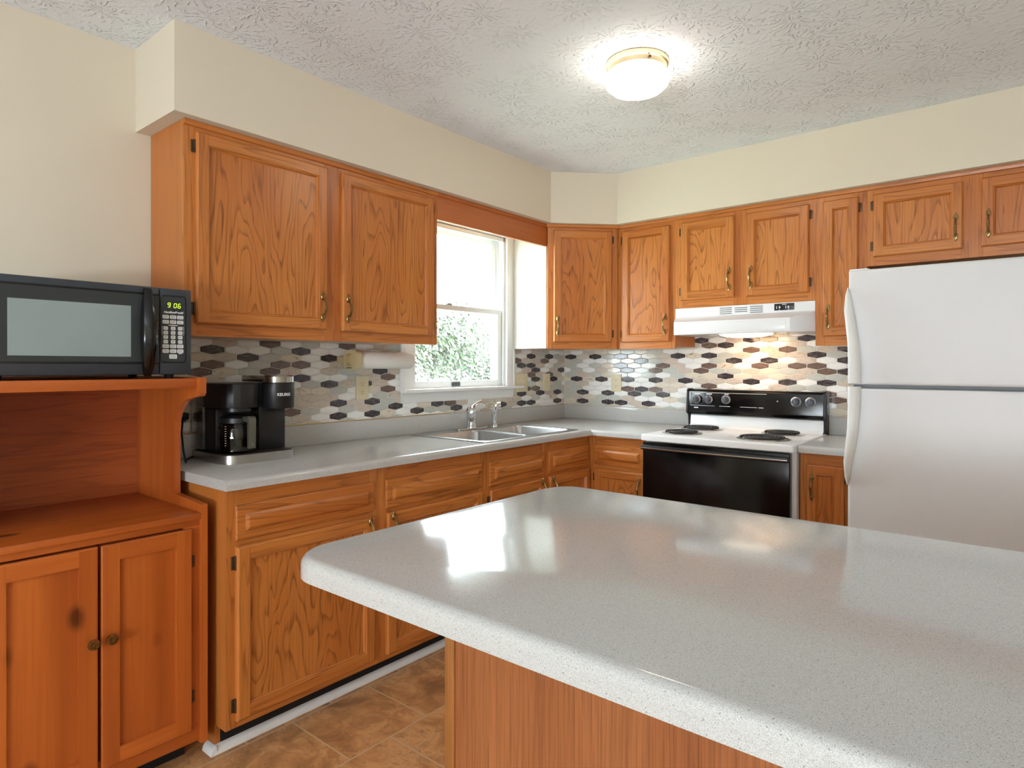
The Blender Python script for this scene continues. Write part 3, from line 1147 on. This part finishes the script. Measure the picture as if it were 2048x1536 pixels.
obj('panel_lettering', b, M_PRINT, bk, smooth=0)
b = B(); lathe(b, [(0, 0), (.004, 0), (.003, .003), (0, .004)], 10, 0, T(1.505 - .976, PY(1.083), 1.083) @ Matrix.Rotation(radians(90), 4, 'X'))
obj('indicator_light', b, plain('pale_indicator', C(230, 190, 160), .4), bk)
for bx, by, br in ((1.135, -.515, .085), (1.120, -.215, .098), (1.560, -.505, .108), (1.562, -.195, .088)):
    b = B()
    m = T(bx - .976, by, .9145)
    lathe(b, [(br + .02, .0008), (br + .021, .003), (br + .012, .0045), (br + .004, .001), (br - .01, -.004), (0, -.006)], 36, 0, m)
    dp = obj('drip_pan', b, M_DRIP, st)
    b = B()
    pts = []
    n = 150
    for k in range(n):
        t = k / (n - 1)
        a = t * 2 * pi * 4.6
        rr = .018 + (br - .018) * t
        pts.append((rr * cos(a), rr * sin(a), .0095))
    tube(b, pts, .0062, 6, 0, True, m)
    tube(b, [(.0, .0, .006), (br + .004, 0, .006)], .003, 6, 0, True, m @ Matrix.Rotation(radians(-30), 4, 'Z'))
    obj('burner_coil', b, M_COIL, st)
b = B(); box(b, .006, SWd - .020, -.675, -.629, .24, .872, .004)
od = obj('oven_door', b, M_BLACKG, st)
b = B()
box(b, .004, SWd - .018, -.700, -.6755, .832, .858, .006)
hd = obj('door_handle', b, M_BLACK, od)
b = B(); box(b, .006, SWd - .022, -.7022, -.6995, .838, .846, .001)
obj('handle_trim', b, M_STEELT, od)['label'] = 'steel trim strip'
b = B(); box(b, .006, SWd - .020, -.66, -.629, .06, .23, .006)
obj('storage_drawer', b, M_BLACK, st)

# ------------------------------------------------------------------ range hood
hd = thing('range_hood', 'white under-cabinet range hood over the stove', 'range hood', (.984, 0, 0))
HW = .762
b = B()
y1, y2 = -.2865, -.470
P_ = {}
def hv(k, x, y, z):
    P_[k] = b.verts.new((x, y, z))
e = .001
hv('a0', e, y1, 1.612); hv('a1', HW - e, y1, 1.612)
hv('b0', e, y1, 1.560); hv('b1', HW - e, y1, 1.560)
hv('c0', .078, y2, 1.520); hv('c1', HW - .072, y2, 1.520)
hv('d0', .078, y2, 1.450); hv('d1', HW - .072, y2, 1.450)
hv('e0', e, y1, 1.456); hv('e1', HW - e, y1, 1.456)
hv('f0', e, -.008, 1.456); hv('f1', HW - e, -.008, 1.456)
hv('g0', e, -.008, 1.612); hv('g1', HW - e, -.008, 1.612)
for q in (('a0', 'a1', 'b1', 'b0'), ('b0', 'b1', 'c1', 'c0'), ('c0', 'c1', 'd1', 'd0'), ('c1', 'b1', 'e1', 'd1'), ('b0', 'c0', 'd0', 'e0'),
          ('d0', 'd1', 'e1', 'e0'), ('e0', 'e1', 'f1', 'f0'), ('f0', 'f1', 'g1', 'g0'), ('g0', 'g1', 'a1', 'a0'), ('a1', 'g1', 'f1', 'e1', 'b1'), ('a0', 'b0', 'e0', 'f0', 'g0')):
    b.faces.new([P_[k] for k in q])
bmesh.ops.recalc_face_normals(b, faces=b.faces)
bmesh.ops.bevel(b, geom=list(b.edges), offset=.0025, segments=2, affect='EDGES', profile=.5)
obj('hood_shell', b, M_WHITE, hd, smooth=35)
b = B()
box(b, .098, HW - .094, y2 - .0015, y2 + .001, 1.457, 1.510, .001)
obj('front_panel', b, M_WHITE, hd)
b = B()
for vx, n in ((1.250, 4), (1.334, 3), (1.417, 4)):
    for k in range(n):
        z = 1.600 - k * .0105 - (.003 if n == 3 else 0)
        box(b, vx - .984, vx - .984 + .068, y1 - .0016, y1 + .001, z - .0022, z + .0022, .0006)
obj('vent_slots', b, plain('grey_slots', C(118, 118, 118), .6), hd)
b = B(); box(b, .560, .660, y1 - .002, y1 + .001, 1.572, 1.607, .001)
box(b, .600, .622, y1 - .003, y1 - .0015, 1.600, 1.603, 0, 1)
for x in (.571, .617):
    box(b, x, x + .003, y1 - .003, y1 - .0015, 1.580, 1.594, 0, 1)
box(b, .583, .589, y1 - .003, y1 - .0015, 1.574, 1.576, 0, 1); box(b, .628, .636, y1 - .003, y1 - .0015, 1.575, 1.577, 0, 1)
cp = obj('switch_plate', b, [M_BLACK, M_PRINT], hd)
for x in (.588, .632):
    b = B(); box(b, x - .004, x + .004, y1 - .006, y1 - .0015, 1.581, 1.593, .002)
    obj('rocker_switch', b, M_KEY, cp)
b = B()
m = T(.40, -.25, 1.4555) @ Matrix.Diagonal((.150, .075, .022, 1))
lathe(b, [(1, 0), (.92, -.35), (.7, -.72), (.35, -.95), (0, -1)], 28, 0, m)
obj('lamp_lens', b, M_LENS, hd, smooth=60)
for x in (.565, .632):
    b = B(); lathe(b, [(0, -.016), (.006, -.014), (.008, -.006), (.007, 0)], 10, 0, T(x, -.30, 1.4555))
    obj('brass_screw', b, M_BRASSL, hd)
pl = bpy.data.lights.new('hood_bulb', 'AREA')
pl.shape = 'RECTANGLE'
pl.size, pl.size_y = .2, .08
pl.energy = 0.7
pl.color = (1.0, .58, .28)
po = bpy.data.objects.new('hood_bulb', pl)
po.location = (1.385, -.19, 1.428)
po.rotation_euler = (radians(28), 0, 0)
COL.objects.link(po)

# ------------------------------------------------------------------ refrigerator
fx0, fx1 = 1.990, 2.752
rf = thing('refrigerator', 'white top-freezer refrigerator with curved handles, right of the stove', 'refrigerator', (fx0, 0, 0))
FW = fx1 - fx0
b = B(); box(b, .003, FW - .003, -.672, -.03, .03, 1.68, .004)
box(b, .02, FW - .02, -.65, -.10, 0.0, .05)
obj('body', b, M_FRIDGE, rf)
b = B(); box(b, .008, FW - .008, -.684, -.67, .09, 1.675)
obj('gasket', b, M_GASKET, rf, smooth=0)
fd = []
for nm, z0, z1 in (('freezer_door', 1.2005, 1.686), ('refrigerator_door', .085, 1.1855)):
    b = B()
    box(b, 0, FW, -.752, -.6845, z0, z1, .0)
    sel = [e for e in b.edges if abs(e.verts[0].co.y + .752) < 1e-4 and abs(e.verts[1].co.y + .752) < 1e-4]
    bmesh.ops.bevel(b, geom=sel, offset=.014, segments=5, affect='EDGES', profile=.5)
    fd.append(obj(nm, b, M_FRIDGE, rf, smooth=40))
b = B(); box(b, .02, FW - .02, -.700, -.62, .02, .078, .003)
obj('kick_grille', b, M_GASKET, rf)
b = B(); prism(b, rrect(.0, .075, -.735, -.60, .012, 3), 1.6865, 1.692, 'Z')
obj('hinge_cap', b, M_WHITE, rf)
prof = [(1.613, -.004, .003, .003), (1.58, -.008, .012, .020), (1.515, -.009, .026, .040), (1.45, -.001, .037, .046), (1.38, .006, .046, .046), (1.30, .008, .052, .044), (1.2075, .008, .054, .042)]


def fhandle(pr_, par):
    b = B()
    rings = []
    for z, xl, xr, oy in pr_:
        yf = -.752 - oy
        yb = min(-.751, yf + .024)
        w_ = xr - xl
        sec = [(xl, yb), (xl - .0005, yf + .008), (xl + .2 * w_, yf + .001), (xl + .5 * w_, yf), (xl + .85 * w_, yf + .006), (xr, yf + .016), (xr, yb)]
        rings.append([b.verts.new((p[0], p[1], z)) for p in sec])
    for A, D in zip(rings, rings[1:]):
        for i in range(len(A)):
            b.faces.new((A[i], A[(i + 1) % len(A)], D[(i + 1) % len(A)], D[i]))
    b.faces.new(rings[0])
    b.faces.new(rings[-1][::-1])
    bmesh.ops.recalc_face_normals(b, faces=b.faces)
    obj('handle', b, M_FHANDLE, par, smooth=50)


fhandle(prof, fd[0])
fhandle([(1.193 - (z - 1.2075) * 1.032, a, c, d_) for z, a, c, d_ in prof], fd[1])

# ------------------------------------------------------------------ pine hutch
HX = .535
hu = thing('pine_hutch', 'worn reddish pine microwave hutch with open shelf and two lower doors', 'hutch', (0, 0, 0))
HY1, HY0 = -2.795, -3.415
for ya in (HY1 - .020, HY0):
    b = B()
    arc = [(.46, 1.168), (.425, 1.160), (.395, 1.143), (.370, 1.118), (.353, 1.085), (.349, 1.05)]
    pts = [(.02, .0), (.40, .0), (.43, .035), (.48, .062), (.548, .068), (.548, .832), (.350, .842)] + arc[::-1] + [(.530, 1.178), (.538, 1.188), (.540, 1.238), (.02, 1.238)]
    prism(b, pts, ya, ya + .020, 'Y', 0, 0)
    # profile is in x-z and extruded along y
    obj('side_panel', b, M_PINEV, hu, smooth=20)
b = B(); box(b, .02, .032, HY0 + .02, HY1 - .02, .08, 1.238)
obj('back_panel', b, oak('pine_back', 'Y', C(190, 100, 50), C(166, 80, 38), C(104, 46, 20), 6, 16, 1.4, .45, .45), hu, smooth=0)
b = B(); box(b, .04, .45, HY0 + .05, HY1 - .03, 0, .078)  # black box added to stand in for the shade under the hutch
obj('shade_block', b, M_DARK, hu, smooth=0)
M_PINEY = pine('pine_along_width', 'Y', PL, PD)
b = B(); box(b, .032, .515, HY0 + .02, HY1 - .02, 1.2035, 1.2345, .002)
obj('shelf', b, M_PINEY, hu)
b = B(); box(b, .032, .546, HY0 + .02, HY1 - .02, .785, .806, .003)
obj('counter', b, M_PINEY, hu)
b = B()
box(b, HX - .02, HX, HY0 + .02, HY1 - .02, .765, .785, 0, 1)
box(b, HX - .02, HX, HY0 + .02, HY1 - .02, .075, .140, 0, 1)
box(b, HX - .02, HX, HY1 - .066, HY1 - .02, .14, .765, 0, 0)
box(b, HX - .02, HX, HY0 + .02, HY0 + .066, .14, .765, 0, 0)
obj('face_frame', b, [M_PINEV, M_PINEY], hu, smooth=0)
b = B(); box(b, .034, HX - .021, HY0 + .021, HY1 - .021, .10, .784)
obj('cupboard_box', b, M_PINEB, hu, smooth=0)
for y0, y1, hg in ((-3.361, -3.105, 'L'), (-3.097, -2.845, 'R')):
    w, h = y1 - y0, .640
    b = B()
    def ring(i, y):
        return [b.verts.new(p) for p in ((i, y, i), (w - i, y, i), (w - i, y, h - i), (i, y, h - i))]
    t, q = .016, .047
    R = [ring(0, 0), ring(0, -t + .003), ring(.003, -t)]
    for A, D in zip(R, R[1:]):
        for k in range(4):
            b.faces.new((A[k], A[(k + 1) % 4], D[(k + 1) % 4], D[k])).material_index = 1 if k in (0, 2) else 0
    b.faces.new(R[0][::-1])
    def quad(x0, x1, z0, z1, m):
        b.faces.new([b.verts.new(p) for p in ((x0, -t, z0), (x1, -t, z0), (x1, -t, z1), (x0, -t, z1))]).material_index = m
    quad(.003, q, .003, h - .003, 0); quad(w - q, w - .003, .003, h - .003, 0)
    quad(q, w - q, .003, q, 1); quad(q, w - q, h - q, h - .003, 1)
    S = [ring(q, -t), ring(q, -t + .009)]
    for k in range(4):
        b.faces.new((S[0][k], S[0][(k + 1) % 4], S[1][(k + 1) % 4], S[1][k])).material_index = 1 if k in (0, 2) else 0
    b.faces.new(S[1]).material_index = 0
    bmesh.ops.recalc_face_normals(b, faces=b.faces)
    for f in b.faces:
        if abs(f.normal.y) > .9 and f.calc_center_median().y < -.002 and f.normal.y > 0:
            f.normal_flip()
    d = obj('door', b, [M_PINEV, M_PINEH], hu, (HX + .0005, y0, .120), RZ, smooth=20)
    b = B()
    lathe(b, [(0, 0), (.008, 0), (.006, .010), (.0105, .016), (.0155, .019), (.0150, .023), (.011, .0235), (.0105, .021), (.007, .021), (.006, .024), (0, .0245)], 20, 0, Matrix.Rotation(radians(90), 4, 'X'))
    obj('knob', b, M_BRASS, d, ((w - .017) if hg == 'L' else .021, -t, .493 - .120), smooth=40)
    for z in (.105, .535):
        hh = inst(HINGE, d, (-.002, -.002, z) if hg == 'L' else (w + .002, -.002, z))
        hh.scale = (1, 1, .85) if hg == 'L' else (-1, 1, .85)

# ------------------------------------------------------------------ microwave
mx_, my1, my0, mz0, mz1 = .462, -2.808, -3.348, 1.2475, 1.523
mw = thing('microwave', 'black countertop microwave with a green clock, standing on the pine hutch', 'microwave', (0, 0, 0))
b = B(); box(b, .08, mx_ - .012, my0 + .003, my1 - .003, mz0 + .001, mz1 - .001, .004)
obj('body', b, M_MWBODY, mw)
ysp = -2.906
b = B()
box(b, mx_ - .0118, mx_, my0, ysp - .0012, mz0, mz1, .004)
dr = obj('door', b, M_MWBODY, mw)
b = B(); box(b, mx_ - .001, mx_ + .0006, my0 + .02, ysp - .0014, 1.284, 1.500, .0)
obj('door_glass', b, M_MWPANEL, dr, smooth=0)
b = B(); box(b, mx_ - .001, mx_ + .0012, -3.292, -2.989, 1.303, 1.459)
obj('door_window', b, M_MWWIN, dr, smooth=0)
b = B()
for z in (1.284, 1.500):
    box(b, mx_ - .001, mx_ + .0016, my0 + .004, ysp - .0014, z - .003, z + .003, .001)
obj('seam', b, M_MWDARK, dr)
b = B()
rings = []
for k in range(15):
    t = -1 + 2 * k / 14
    z = 1.380 + .137 * t
    out = .006 + .040 * (1 - t * t)
    hw_ = .010 + .011 * (1 - t * t)
    yc = -2.943
    sec = [(mx_ + .0005, yc - hw_), (mx_ + out * .75, yc - hw_), (mx_ + out, yc - hw_ * .3), (mx_ + out, yc + hw_ * .35), (mx_ + out * .75, yc + hw_), (mx_ + .0005, yc + hw_)]
    rings.append([b.verts.new((p[0], p[1], z)) for p in sec])
for A, D in zip(rings, rings[1:]):
    for i in range(len(A)):
        b.faces.new((A[i], A[(i + 1) % len(A)], D[(i + 1) % len(A)], D[i]))
b.faces.new(rings[0]); b.faces.new(rings[-1][::-1])
bmesh.ops.recalc_face_normals(b, faces=b.faces)
obj('door_handle', b, plain('glossy_black_handle', C(10, 10, 11), .15), dr, smooth=50)
b = B(); box(b, mx_ - .0118, mx_, ysp + .0012, my1, mz0, mz1, .004)
cp = obj('control_panel', b, M_MWBODY, mw)
b = B(); prism(b, [(p[0], p[1]) for p in rrect(ysp + .002, -2.8245, 1.284, 1.501, .012)], mx_ - .001, mx_ + .0004, 'X')
obj('panel_rim', b, M_MWDARK, cp)
b = B(); prism(b, [(p[0], p[1]) for p in rrect(ysp + .002, -2.828, 1.288, 1.497, .010)], mx_ - .001, mx_ + .0010, 'X')
obj('panel_face', b, M_MWPANEL, cp)
b = B(); box(b, mx_, mx_ + .0014, -2.890, -2.838, 1.452, 1.484)
dsp = obj('display', b, plain('display_window', C(46, 52, 50), .2), cp, smooth=0)


def on_mw(bm_, y, z):
    return T(mx_, y, z) @ Matrix.Rotation(radians(90), 4, 'Z')


SEG = {'9': 'abcdfg', '0': 'abcdef', '6': 'acdefg'}
b = B()


def digit(ch, y, z, w=.0075, h=.0135, t=.0014):
    sl = .12
    g = {'a': (0, h, w, h), 'd': (0, 0, w, 0), 'g': (0, h / 2, w, h / 2), 'b': (w, h / 2, w, h), 'c': (w, 0, w, h / 2), 'e': (0, 0, 0, h / 2), 'f': (0, h / 2, 0, h)}
    for s in SEG[ch]:
        x0, z0, x1, z1 = g[s]
        if x0 == x1:
            p = [(x0 - t / 2, z0 + t * .6), (x0 + t / 2, z0 + t * .6), (x1 + t / 2, z1 - t * .6), (x1 - t / 2, z1 - t * .6)]
        else:
            p = [(x0 + t * .6, z0 - t / 2), (x1 - t * .6, z0 - t / 2), (x1 - t * .6, z0 + t / 2), (x0 + t * .6, z0 + t / 2)]
        p = [(y + a + sl * c, z + c) for a, c in p]
        prism(b, p, mx_ + .0013, mx_ + .0019, 'X')


digit('9', -2.883, 1.463); digit('0', -2.864, 1.462); digit('6', -2.8515, 1.4615)
obj('clock_digits', b, M_LED, dsp, smooth=0)
b = B()
add_bm(b, text_bm('HamiltonBeach', .0092, .0003, .0003, .2), 0, on_mw(b, -2.866, 1.4465) @ T(0, -.0013, 0))
prism(b, [(-2.8375, 1.4425), (-2.8365, 1.4425), (-2.8335, 1.4505), (-2.8355, 1.4505)], mx_ + .001, mx_ + .0016, 'X')
obj('maker_lettering', b, M_PRINT, cp, smooth=0)
keys = []
for z in (1.4315, 1.4155):
    for y in (-2.8885, -2.866, -2.844):
        keys.append((y, z, .0195, .0118, None))
for i, z in enumerate((1.3955, 1.3812, 1.3670, 1.3525)):
    for j, y in enumerate((-2.8885, -2.866, -2.844)):
        keys.append((y, z, .0140, .0118, '123456789 0 '[i * 3 + j] if i < 3 else (None, '0', None)[j]))
for z in (1.3380, 1.3225):
    for y in (-2.8885, -2.866, -2.844):
        keys.append((y, z, .0195, .0118, None))
keys.append((-2.866, 1.3050, .0240, .0138, None))
for y, z, w, h, ch in keys:
    b = B()
    prism(b, [(p[0], p[1]) for p in rrect(y - w / 2, y + w / 2, z - h / 2, z + h / 2, .0028, 3)], mx_ + .0008, mx_ + .0019, 'X', 0)
    if ch:
        add_bm(b, text_bm(ch, .009, .0002), 1, on_mw(b, y, z) @ T(0, -.0021, 0))
    else:
        for dz in ((-.002, .002) if w > .016 else (0,)):
            box(b, mx_ + .0018, mx_ + .0021, y - w * .3, y + w * .3, z + dz - .0006, z + dz + .0006, 0, 1)
    obj('key', b, [M_KEY, M_PRINTD], cp, smooth=0)
b = B()
for y, s in ((-2.8995, 1), (-2.8335, -1)):
    box(b, mx_ + .001, mx_ + .0014, y, y + .0008, 1.378, 1.400); box(b, mx_ + .001, mx_ + .0014, min(y, y + s * .003), max(y, y + s * .003) + .0005, 1.4, 1.4008)
    box(b, mx_ + .001, mx_ + .0014, min(y, y + s * .003), max(y, y + s * .003) + .0005, 1.3742, 1.375)
box(b, mx_ + .001, mx_ + .0014, -2.880, -2.852, 1.4040, 1.4062); box(b, mx_ + .001, mx_ + .0014, -2.849, -2.839, 1.3135, 1.3155)
obj('panel_lines', b, M_PRINT, cp, smooth=0)
for x in (.11, mx_ - .05):
    for y in (my0 + .04, my1 - .05):
        b = B(); lathe(b, [(0, 0), (.013, 0), (.015, .0135), (0, .0135)], 12)
        obj('foot', b, M_BLACK, mw, (x, y, 1.2347))

# ------------------------------------------------------------------ coffee maker, carafe, cord
cm = thing('coffee_maker', 'black drip and pod coffee maker with a steel drip tray on the worktop', 'coffee maker', (0, 0, ZT + .0004))
b = B()
prism(b, rrect(.015, .325, -2.622, -2.330, .05, 7), .0, .032, 'Z', 0, .0)
obj('drip_tray', b, M_STEEL, cm, smooth=40)
b = B(); prism(b, rrect(.02, .318, -2.616, -2.336, .045, 7), .032, .0335, 'Z')
obj('tray_top', b, plain('dark_bronze_tray', C(70, 58, 48), .4, .3), cm)
b = B(); box(b, .03, .20, -2.605, -2.355, .0335, .205, .012)
box(b, .05, .242, -2.452, -2.338, .0335, .205, .004)
obj('body', b, M_BLACK, cm)
b = B()
hp = [(.03, -2.60), (.03, -2.345), (.20, -2.345), (.22, -2.38), (.275, -2.432)]
for k in range(9):
    a = radians(20 + 140 * k / 8)
    hp.append((.215 + .085 * sin(a), -2.532 - .080 * cos(a) * -1 if False else -2.530 + .082 * cos(a)))
hp.append((.14, -2.622))
prism(b, hp, .205, .2975, 'Z', 0, .004)
obj('brew_head', b, M_BLACK, cm, smooth=40)
b = B(); lathe(b, [(.0, .185), (.052, .185), (.056, .19), (.056, .206)], 24, 0, T(.215, -2.53, 0))
obj('filter_basket', b, M_BLACK, cm)
b = B(); lathe(b, [(0, .197), (.059, .197), (.062, .202), (.062, .297), (.059, .300), (0, .300)], 32, 0, T(.268, -2.386, 0))
pod = obj('pod_holder', b, M_BLACK, cm, smooth=40)
b = B()
lathe(b, [(.0605, .300), (.0605, .323), (.056, .328), (.044, .328), (.042, .324), (0, .324)], 32, 0, T(.268, -2.386, 0))
box(b, .09, .268, -2.446, -2.426, .302, .326, .006)
obj('lid_handle', b, M_STEELT, cm, smooth=35)
tb = text_bm('KEURIG', .0155, .0003, .0004)
R_ = .0622
for v in tb.verts:
    a = v.co.x / R_
    rr = R_ - v.co.y
    v.co = Vector((rr * sin(a), -rr * cos(a), v.co.z))
b = B()
add_bm(b, tb, 0, T(.268, -2.386, .2525) @ Matrix.Rotation(radians(82), 4, 'Z'))
obj('maker_lettering', b, M_PRINT, pod, smooth=0)
b = B(); box(b, .028, .125, -2.618, -2.606, .04, .292, .004)
obj('reservoir', b, M_RESERV, cm)
ca = thing('coffee_carafe', 'glass coffee carafe with a grey handle sitting on the coffee maker tray', 'carafe', (.225, -2.530, ZT + .0345))
b = B(); lathe(b, [(0, .001), (.062, .001), (.070, .008), (.072, .05), (.071, .09), (.064, .112), (.055, .120)], 32)
obj('glass_jug', b, M_CARAFE, ca, smooth=40)
b = B(); lathe(b, [(0, .003), (.060, .003), (.068, .010), (.0695, .058), (0, .058)], 32)
obj('coffee', b, M_COFFEE, ca, smooth=40)
b = B(); lathe(b, [(.056, .112), (.066, .114), (.064, .132), (.05, .142), (0, .145)], 28)
obj('lid', b, M_BLACK, ca, smooth=40)
ha = radians(2)
m = Matrix.Rotation(ha, 4, 'Z')
b = B()
pts = [(.055, .138), (.098, .142), (.108, .132), (.105, .02), (.092, .02), (.092, .118), (.060, .122)]
prism(b, pts, -.015, .015, 'Y', 0, .003, 2, m)
hnd = obj('carafe_handle', b, M_OLIVE, ca, smooth=30)
b = B()
add_bm(b, text_bm('K', .02, .0003, .0004), 0, m @ T(.1075, 0, .036) @ Matrix.Rotation(radians(90), 4, 'Z'))
obj('handle_letter', b, M_STEELT, hnd, smooth=0)
b = B()
for k in range(9):
    box(b, -.003, .003, -.0004, .0004, .03 + k * .009, .0315 + k * .009, 0, 0, 1, Matrix.Rotation(radians(-62), 4, 'Z') @ T(.0725, 0, 0) @ Matrix.Rotation(radians(90), 4, 'Z'))
obj('level_marks', b, M_PRINT, ca, smooth=0)
b = B()
tube(b, [(.03, -2.648, 1.075), (.05, -2.66, 1.06), (.10, -2.685, 1.02), (.15, -2.70, .96), (.17, -2.70, .9155), (.12, -2.68, .9155), (.06, -2.64, .9155), (.022, -2.60, .916), (.012, -2.575, .925)], .0035, 8)
box(b, .0065, .036, -2.668, -2.628, 1.062, 1.09, .005)
pc = obj('power_cord', b, M_CORD, cm)
pc.location = (0, 0, -ZT - .0004)

# ------------------------------------------------------------------ paper towels
ph = thing('paper_towel_holder', 'beige plastic paper towel bracket below the upper cabinet left of the window', 'paper towel holder', (0, 0, 0))
b = B()
outer = rrect(.062, .166, 1.258, 1.350, .024, 6)
inner = rrect(.078, .146, 1.276, 1.334, .018, 6)
sb = B()
slab(sb, outer, [inner], 0, .028, 0, 0)
# slab lies in x-y: turn to x-z
add_bm(b, sb, 0, T(0, -1.898, 0) @ Matrix.Rotation(radians(90), 4, 'X'))
prism(b, inner, -1.902, -1.898, 'Y')
obj('end_bracket', b, M_BEIGE, ph, smooth=35)
b = B(); box(b, .085, .125, -1.928, -1.9255, 1.2645, 1.2685)
obj('slot', b, M_SLOT, ph, smooth=0)
b = B(); box(b, .0065, .016, -1.926, -1.56, 1.288, 1.322, .002)
obj('wall_arm', b, M_BEIGE, ph)
b = B()
lathe(b, [(0, 0), (.018, 0), (.0185, .002), (.030, .002), (.040, .002), (.0425, .006), (.0425, .336), (.039, .342), (.030, .346), (0, .347)], 32, 0, T(.114, -1.897, 1.304) @ Matrix.Rotation(radians(-90), 4, 'X'))
tag(obj('paper_towel_roll', b, M_PAPER, smooth=40), 'white paper towel roll held by the beige bracket, reaching in front of the window', 'paper towel')


# ------------------------------------------------------------------ outlets and switches
def outlet(label, loc, rz):
    t = thing('power_outlet', label, 'outlet', loc, rz, 'power outlets')
    b = B(); box(b, -.0385, .0385, -.0055, 0, -.0585, .0585, .002)
    obj('cover_plate', b, M_CREAM, t)
    for s in (-.0205, .0205):
        b = B()
        prism(b, rrect(-.0165, .0165, s - .0145, s + .0145, .011, 5), -.0068, -.0054, 'Y', 0)
        soc = obj('socket', b, M_CREAM, t, smooth=0)
        b = B()
        box(b, -.0075, -.0055, -.0071, -.0067, s - .001, s + .007); box(b, .0050, .0070, -.0071, -.0067, s - .001, s + .006)
        lathe(b, [(.0025, 0), (.0025, .0004), (0, .0004)], 10, 0, T(0, -.0067, s - .0075) @ Matrix.Rotation(radians(90), 4, 'X'))
        obj('slots', b, M_SLOT, soc, smooth=0)


outlet('almond power outlet on the mosaic below the paper towel roll', (.0062, -1.777, 1.1655), RZ)
outlet('almond power outlet on the mosaic between the corner and the stove', (.4325, -.0062, 1.164), 0)


def switch(label, y0, y1, n):
    t = thing('switch_plate', label, 'light switch', (.0062, (y0 + y1) / 2, 1.166), RZ, 'switch plates')
    w = y1 - y0
    b = B(); box(b, -w / 2, w / 2, -.0055, 0, -.059, .059, .002)
    obj('cover_plate', b, M_CREAM, t)
    for k in range(n):
        x = (k - (n - 1) / 2) * .046
        b = B(); box(b, x - .005, x + .005, -.013, -.0054, -.006, .010, .002)
        obj('toggle', b, M_CREAM, t)
        b = B()
        for z in (-.031, .031):
            lathe(b, [(.0028, 0), (.002, .001), (0, .001)], 10, 0, T(x, -.0054, z) @ Matrix.Rotation(radians(90), 4, 'X'))
        obj('screws', b, plain('tarnished_screw', C(150, 136, 104), .4, .6), t)


switch('wide almond double switch plate on the mosaic right beside the window', -.569, -.435, 2)
switch('almond single switch plate on the mosaic near the room corner', -.265, -.184, 1)

# ------------------------------------------------------------------ ceiling light
cl = thing('ceiling_light', 'lit round flush-mount ceiling light with white glass and brass rim', 'ceiling light', (1.407, -1.537, ZC))
b = B(); lathe(b, [(0, -.0005), (.116, -.0005), (.119, -.004), (.119, -.018), (.113, -.022), (.111, -.040), (.106, -.043), (0, -.043)], 48)
obj('brass_rim', b, M_BRASSL, cl, smooth=30)
b = B(); lathe(b, [(.100, -.0435), (.112, -.048), (.122, -.060), (.124, -.072), (.118, -.090), (.098, -.108), (.066, -.121), (.03, -.127), (0, -.128)], 48)
obj('glass_shade', b, M_GLAMP, cl, smooth=60)
b = B(); lathe(b, [(0, 0), (.005, 0), (.005, .006), (0, .008)], 10, 0, Matrix.Rotation(radians(-38), 4, 'Z') @ T(.112, 0, -.031) @ Matrix.Rotation(radians(90), 4, 'Y'))
obj('set_screw', b, M_HINGE, cl)

# ------------------------------------------------------------------ garden seen through the window
b = B(); box(b, -30, -.6, -25, 30, -.9, -.6)
g = struct(obj('ground', b, plain('pale_lawn', C(190, 200, 170), .9, 0, .2, .2, 3), smooth=0))
sh = thing('garden_shrub', 'leafy green shrub outside the window', 'shrub', (-4.2, 2.9, -.6))
rnd = random.Random(11)
b = B()
blobs = [(rnd.uniform(-.5, .5), rnd.uniform(-2.2, 2.4), rnd.uniform(.5, 2.35), rnd.uniform(.35, .65)) for _ in range(30)]
for k in range(24000):
    bx, by, bz, br = rnd.choice(blobs)
    d_ = Vector((rnd.gauss(0, 1), rnd.gauss(0, 1), rnd.gauss(0, 1))).normalized() * br * rnd.uniform(.55, 1.05)
    c = Vector((bx, by, bz)) + d_
    n_ = (d_.normalized() + Vector((rnd.gauss(0, .6), rnd.gauss(0, .6), rnd.gauss(0, .6)))).normalized()
    s = n_.cross(Vector((rnd.random(), rnd.random(), rnd.random()))).normalized()
    t = n_.cross(s)
    L_, w_ = rnd.uniform(.03, .055), rnd.uniform(.012, .02)
    b.faces.new([b.verts.new(c + s * L_ * a + t * w_ * e) for a, e in ((-1, 0), (0, -1), (1, 0), (0, 1))]).material_index = rnd.choice((0, 0, 1, 2))
obj('foliage', b, [plain('leaf_grey_green', C(66, 72, 60), .6), plain('leaf_green', C(58, 76, 46), .6), plain('leaf_pale', C(116, 120, 112), .6)], sh, smooth=0)
b = B()
for k in range(9):
    y = -2 + k * .5
    tube(b, [(rnd.uniform(-.2, .2), y, 0), (rnd.uniform(-.2, .2), y + .05, .5), (rnd.uniform(-.3, .3), y + rnd.uniform(-.2, .2), 1.3)], [.03, .022, .008], 6)
obj('stems', b, plain('bark', C(110, 100, 90), .9), sh)
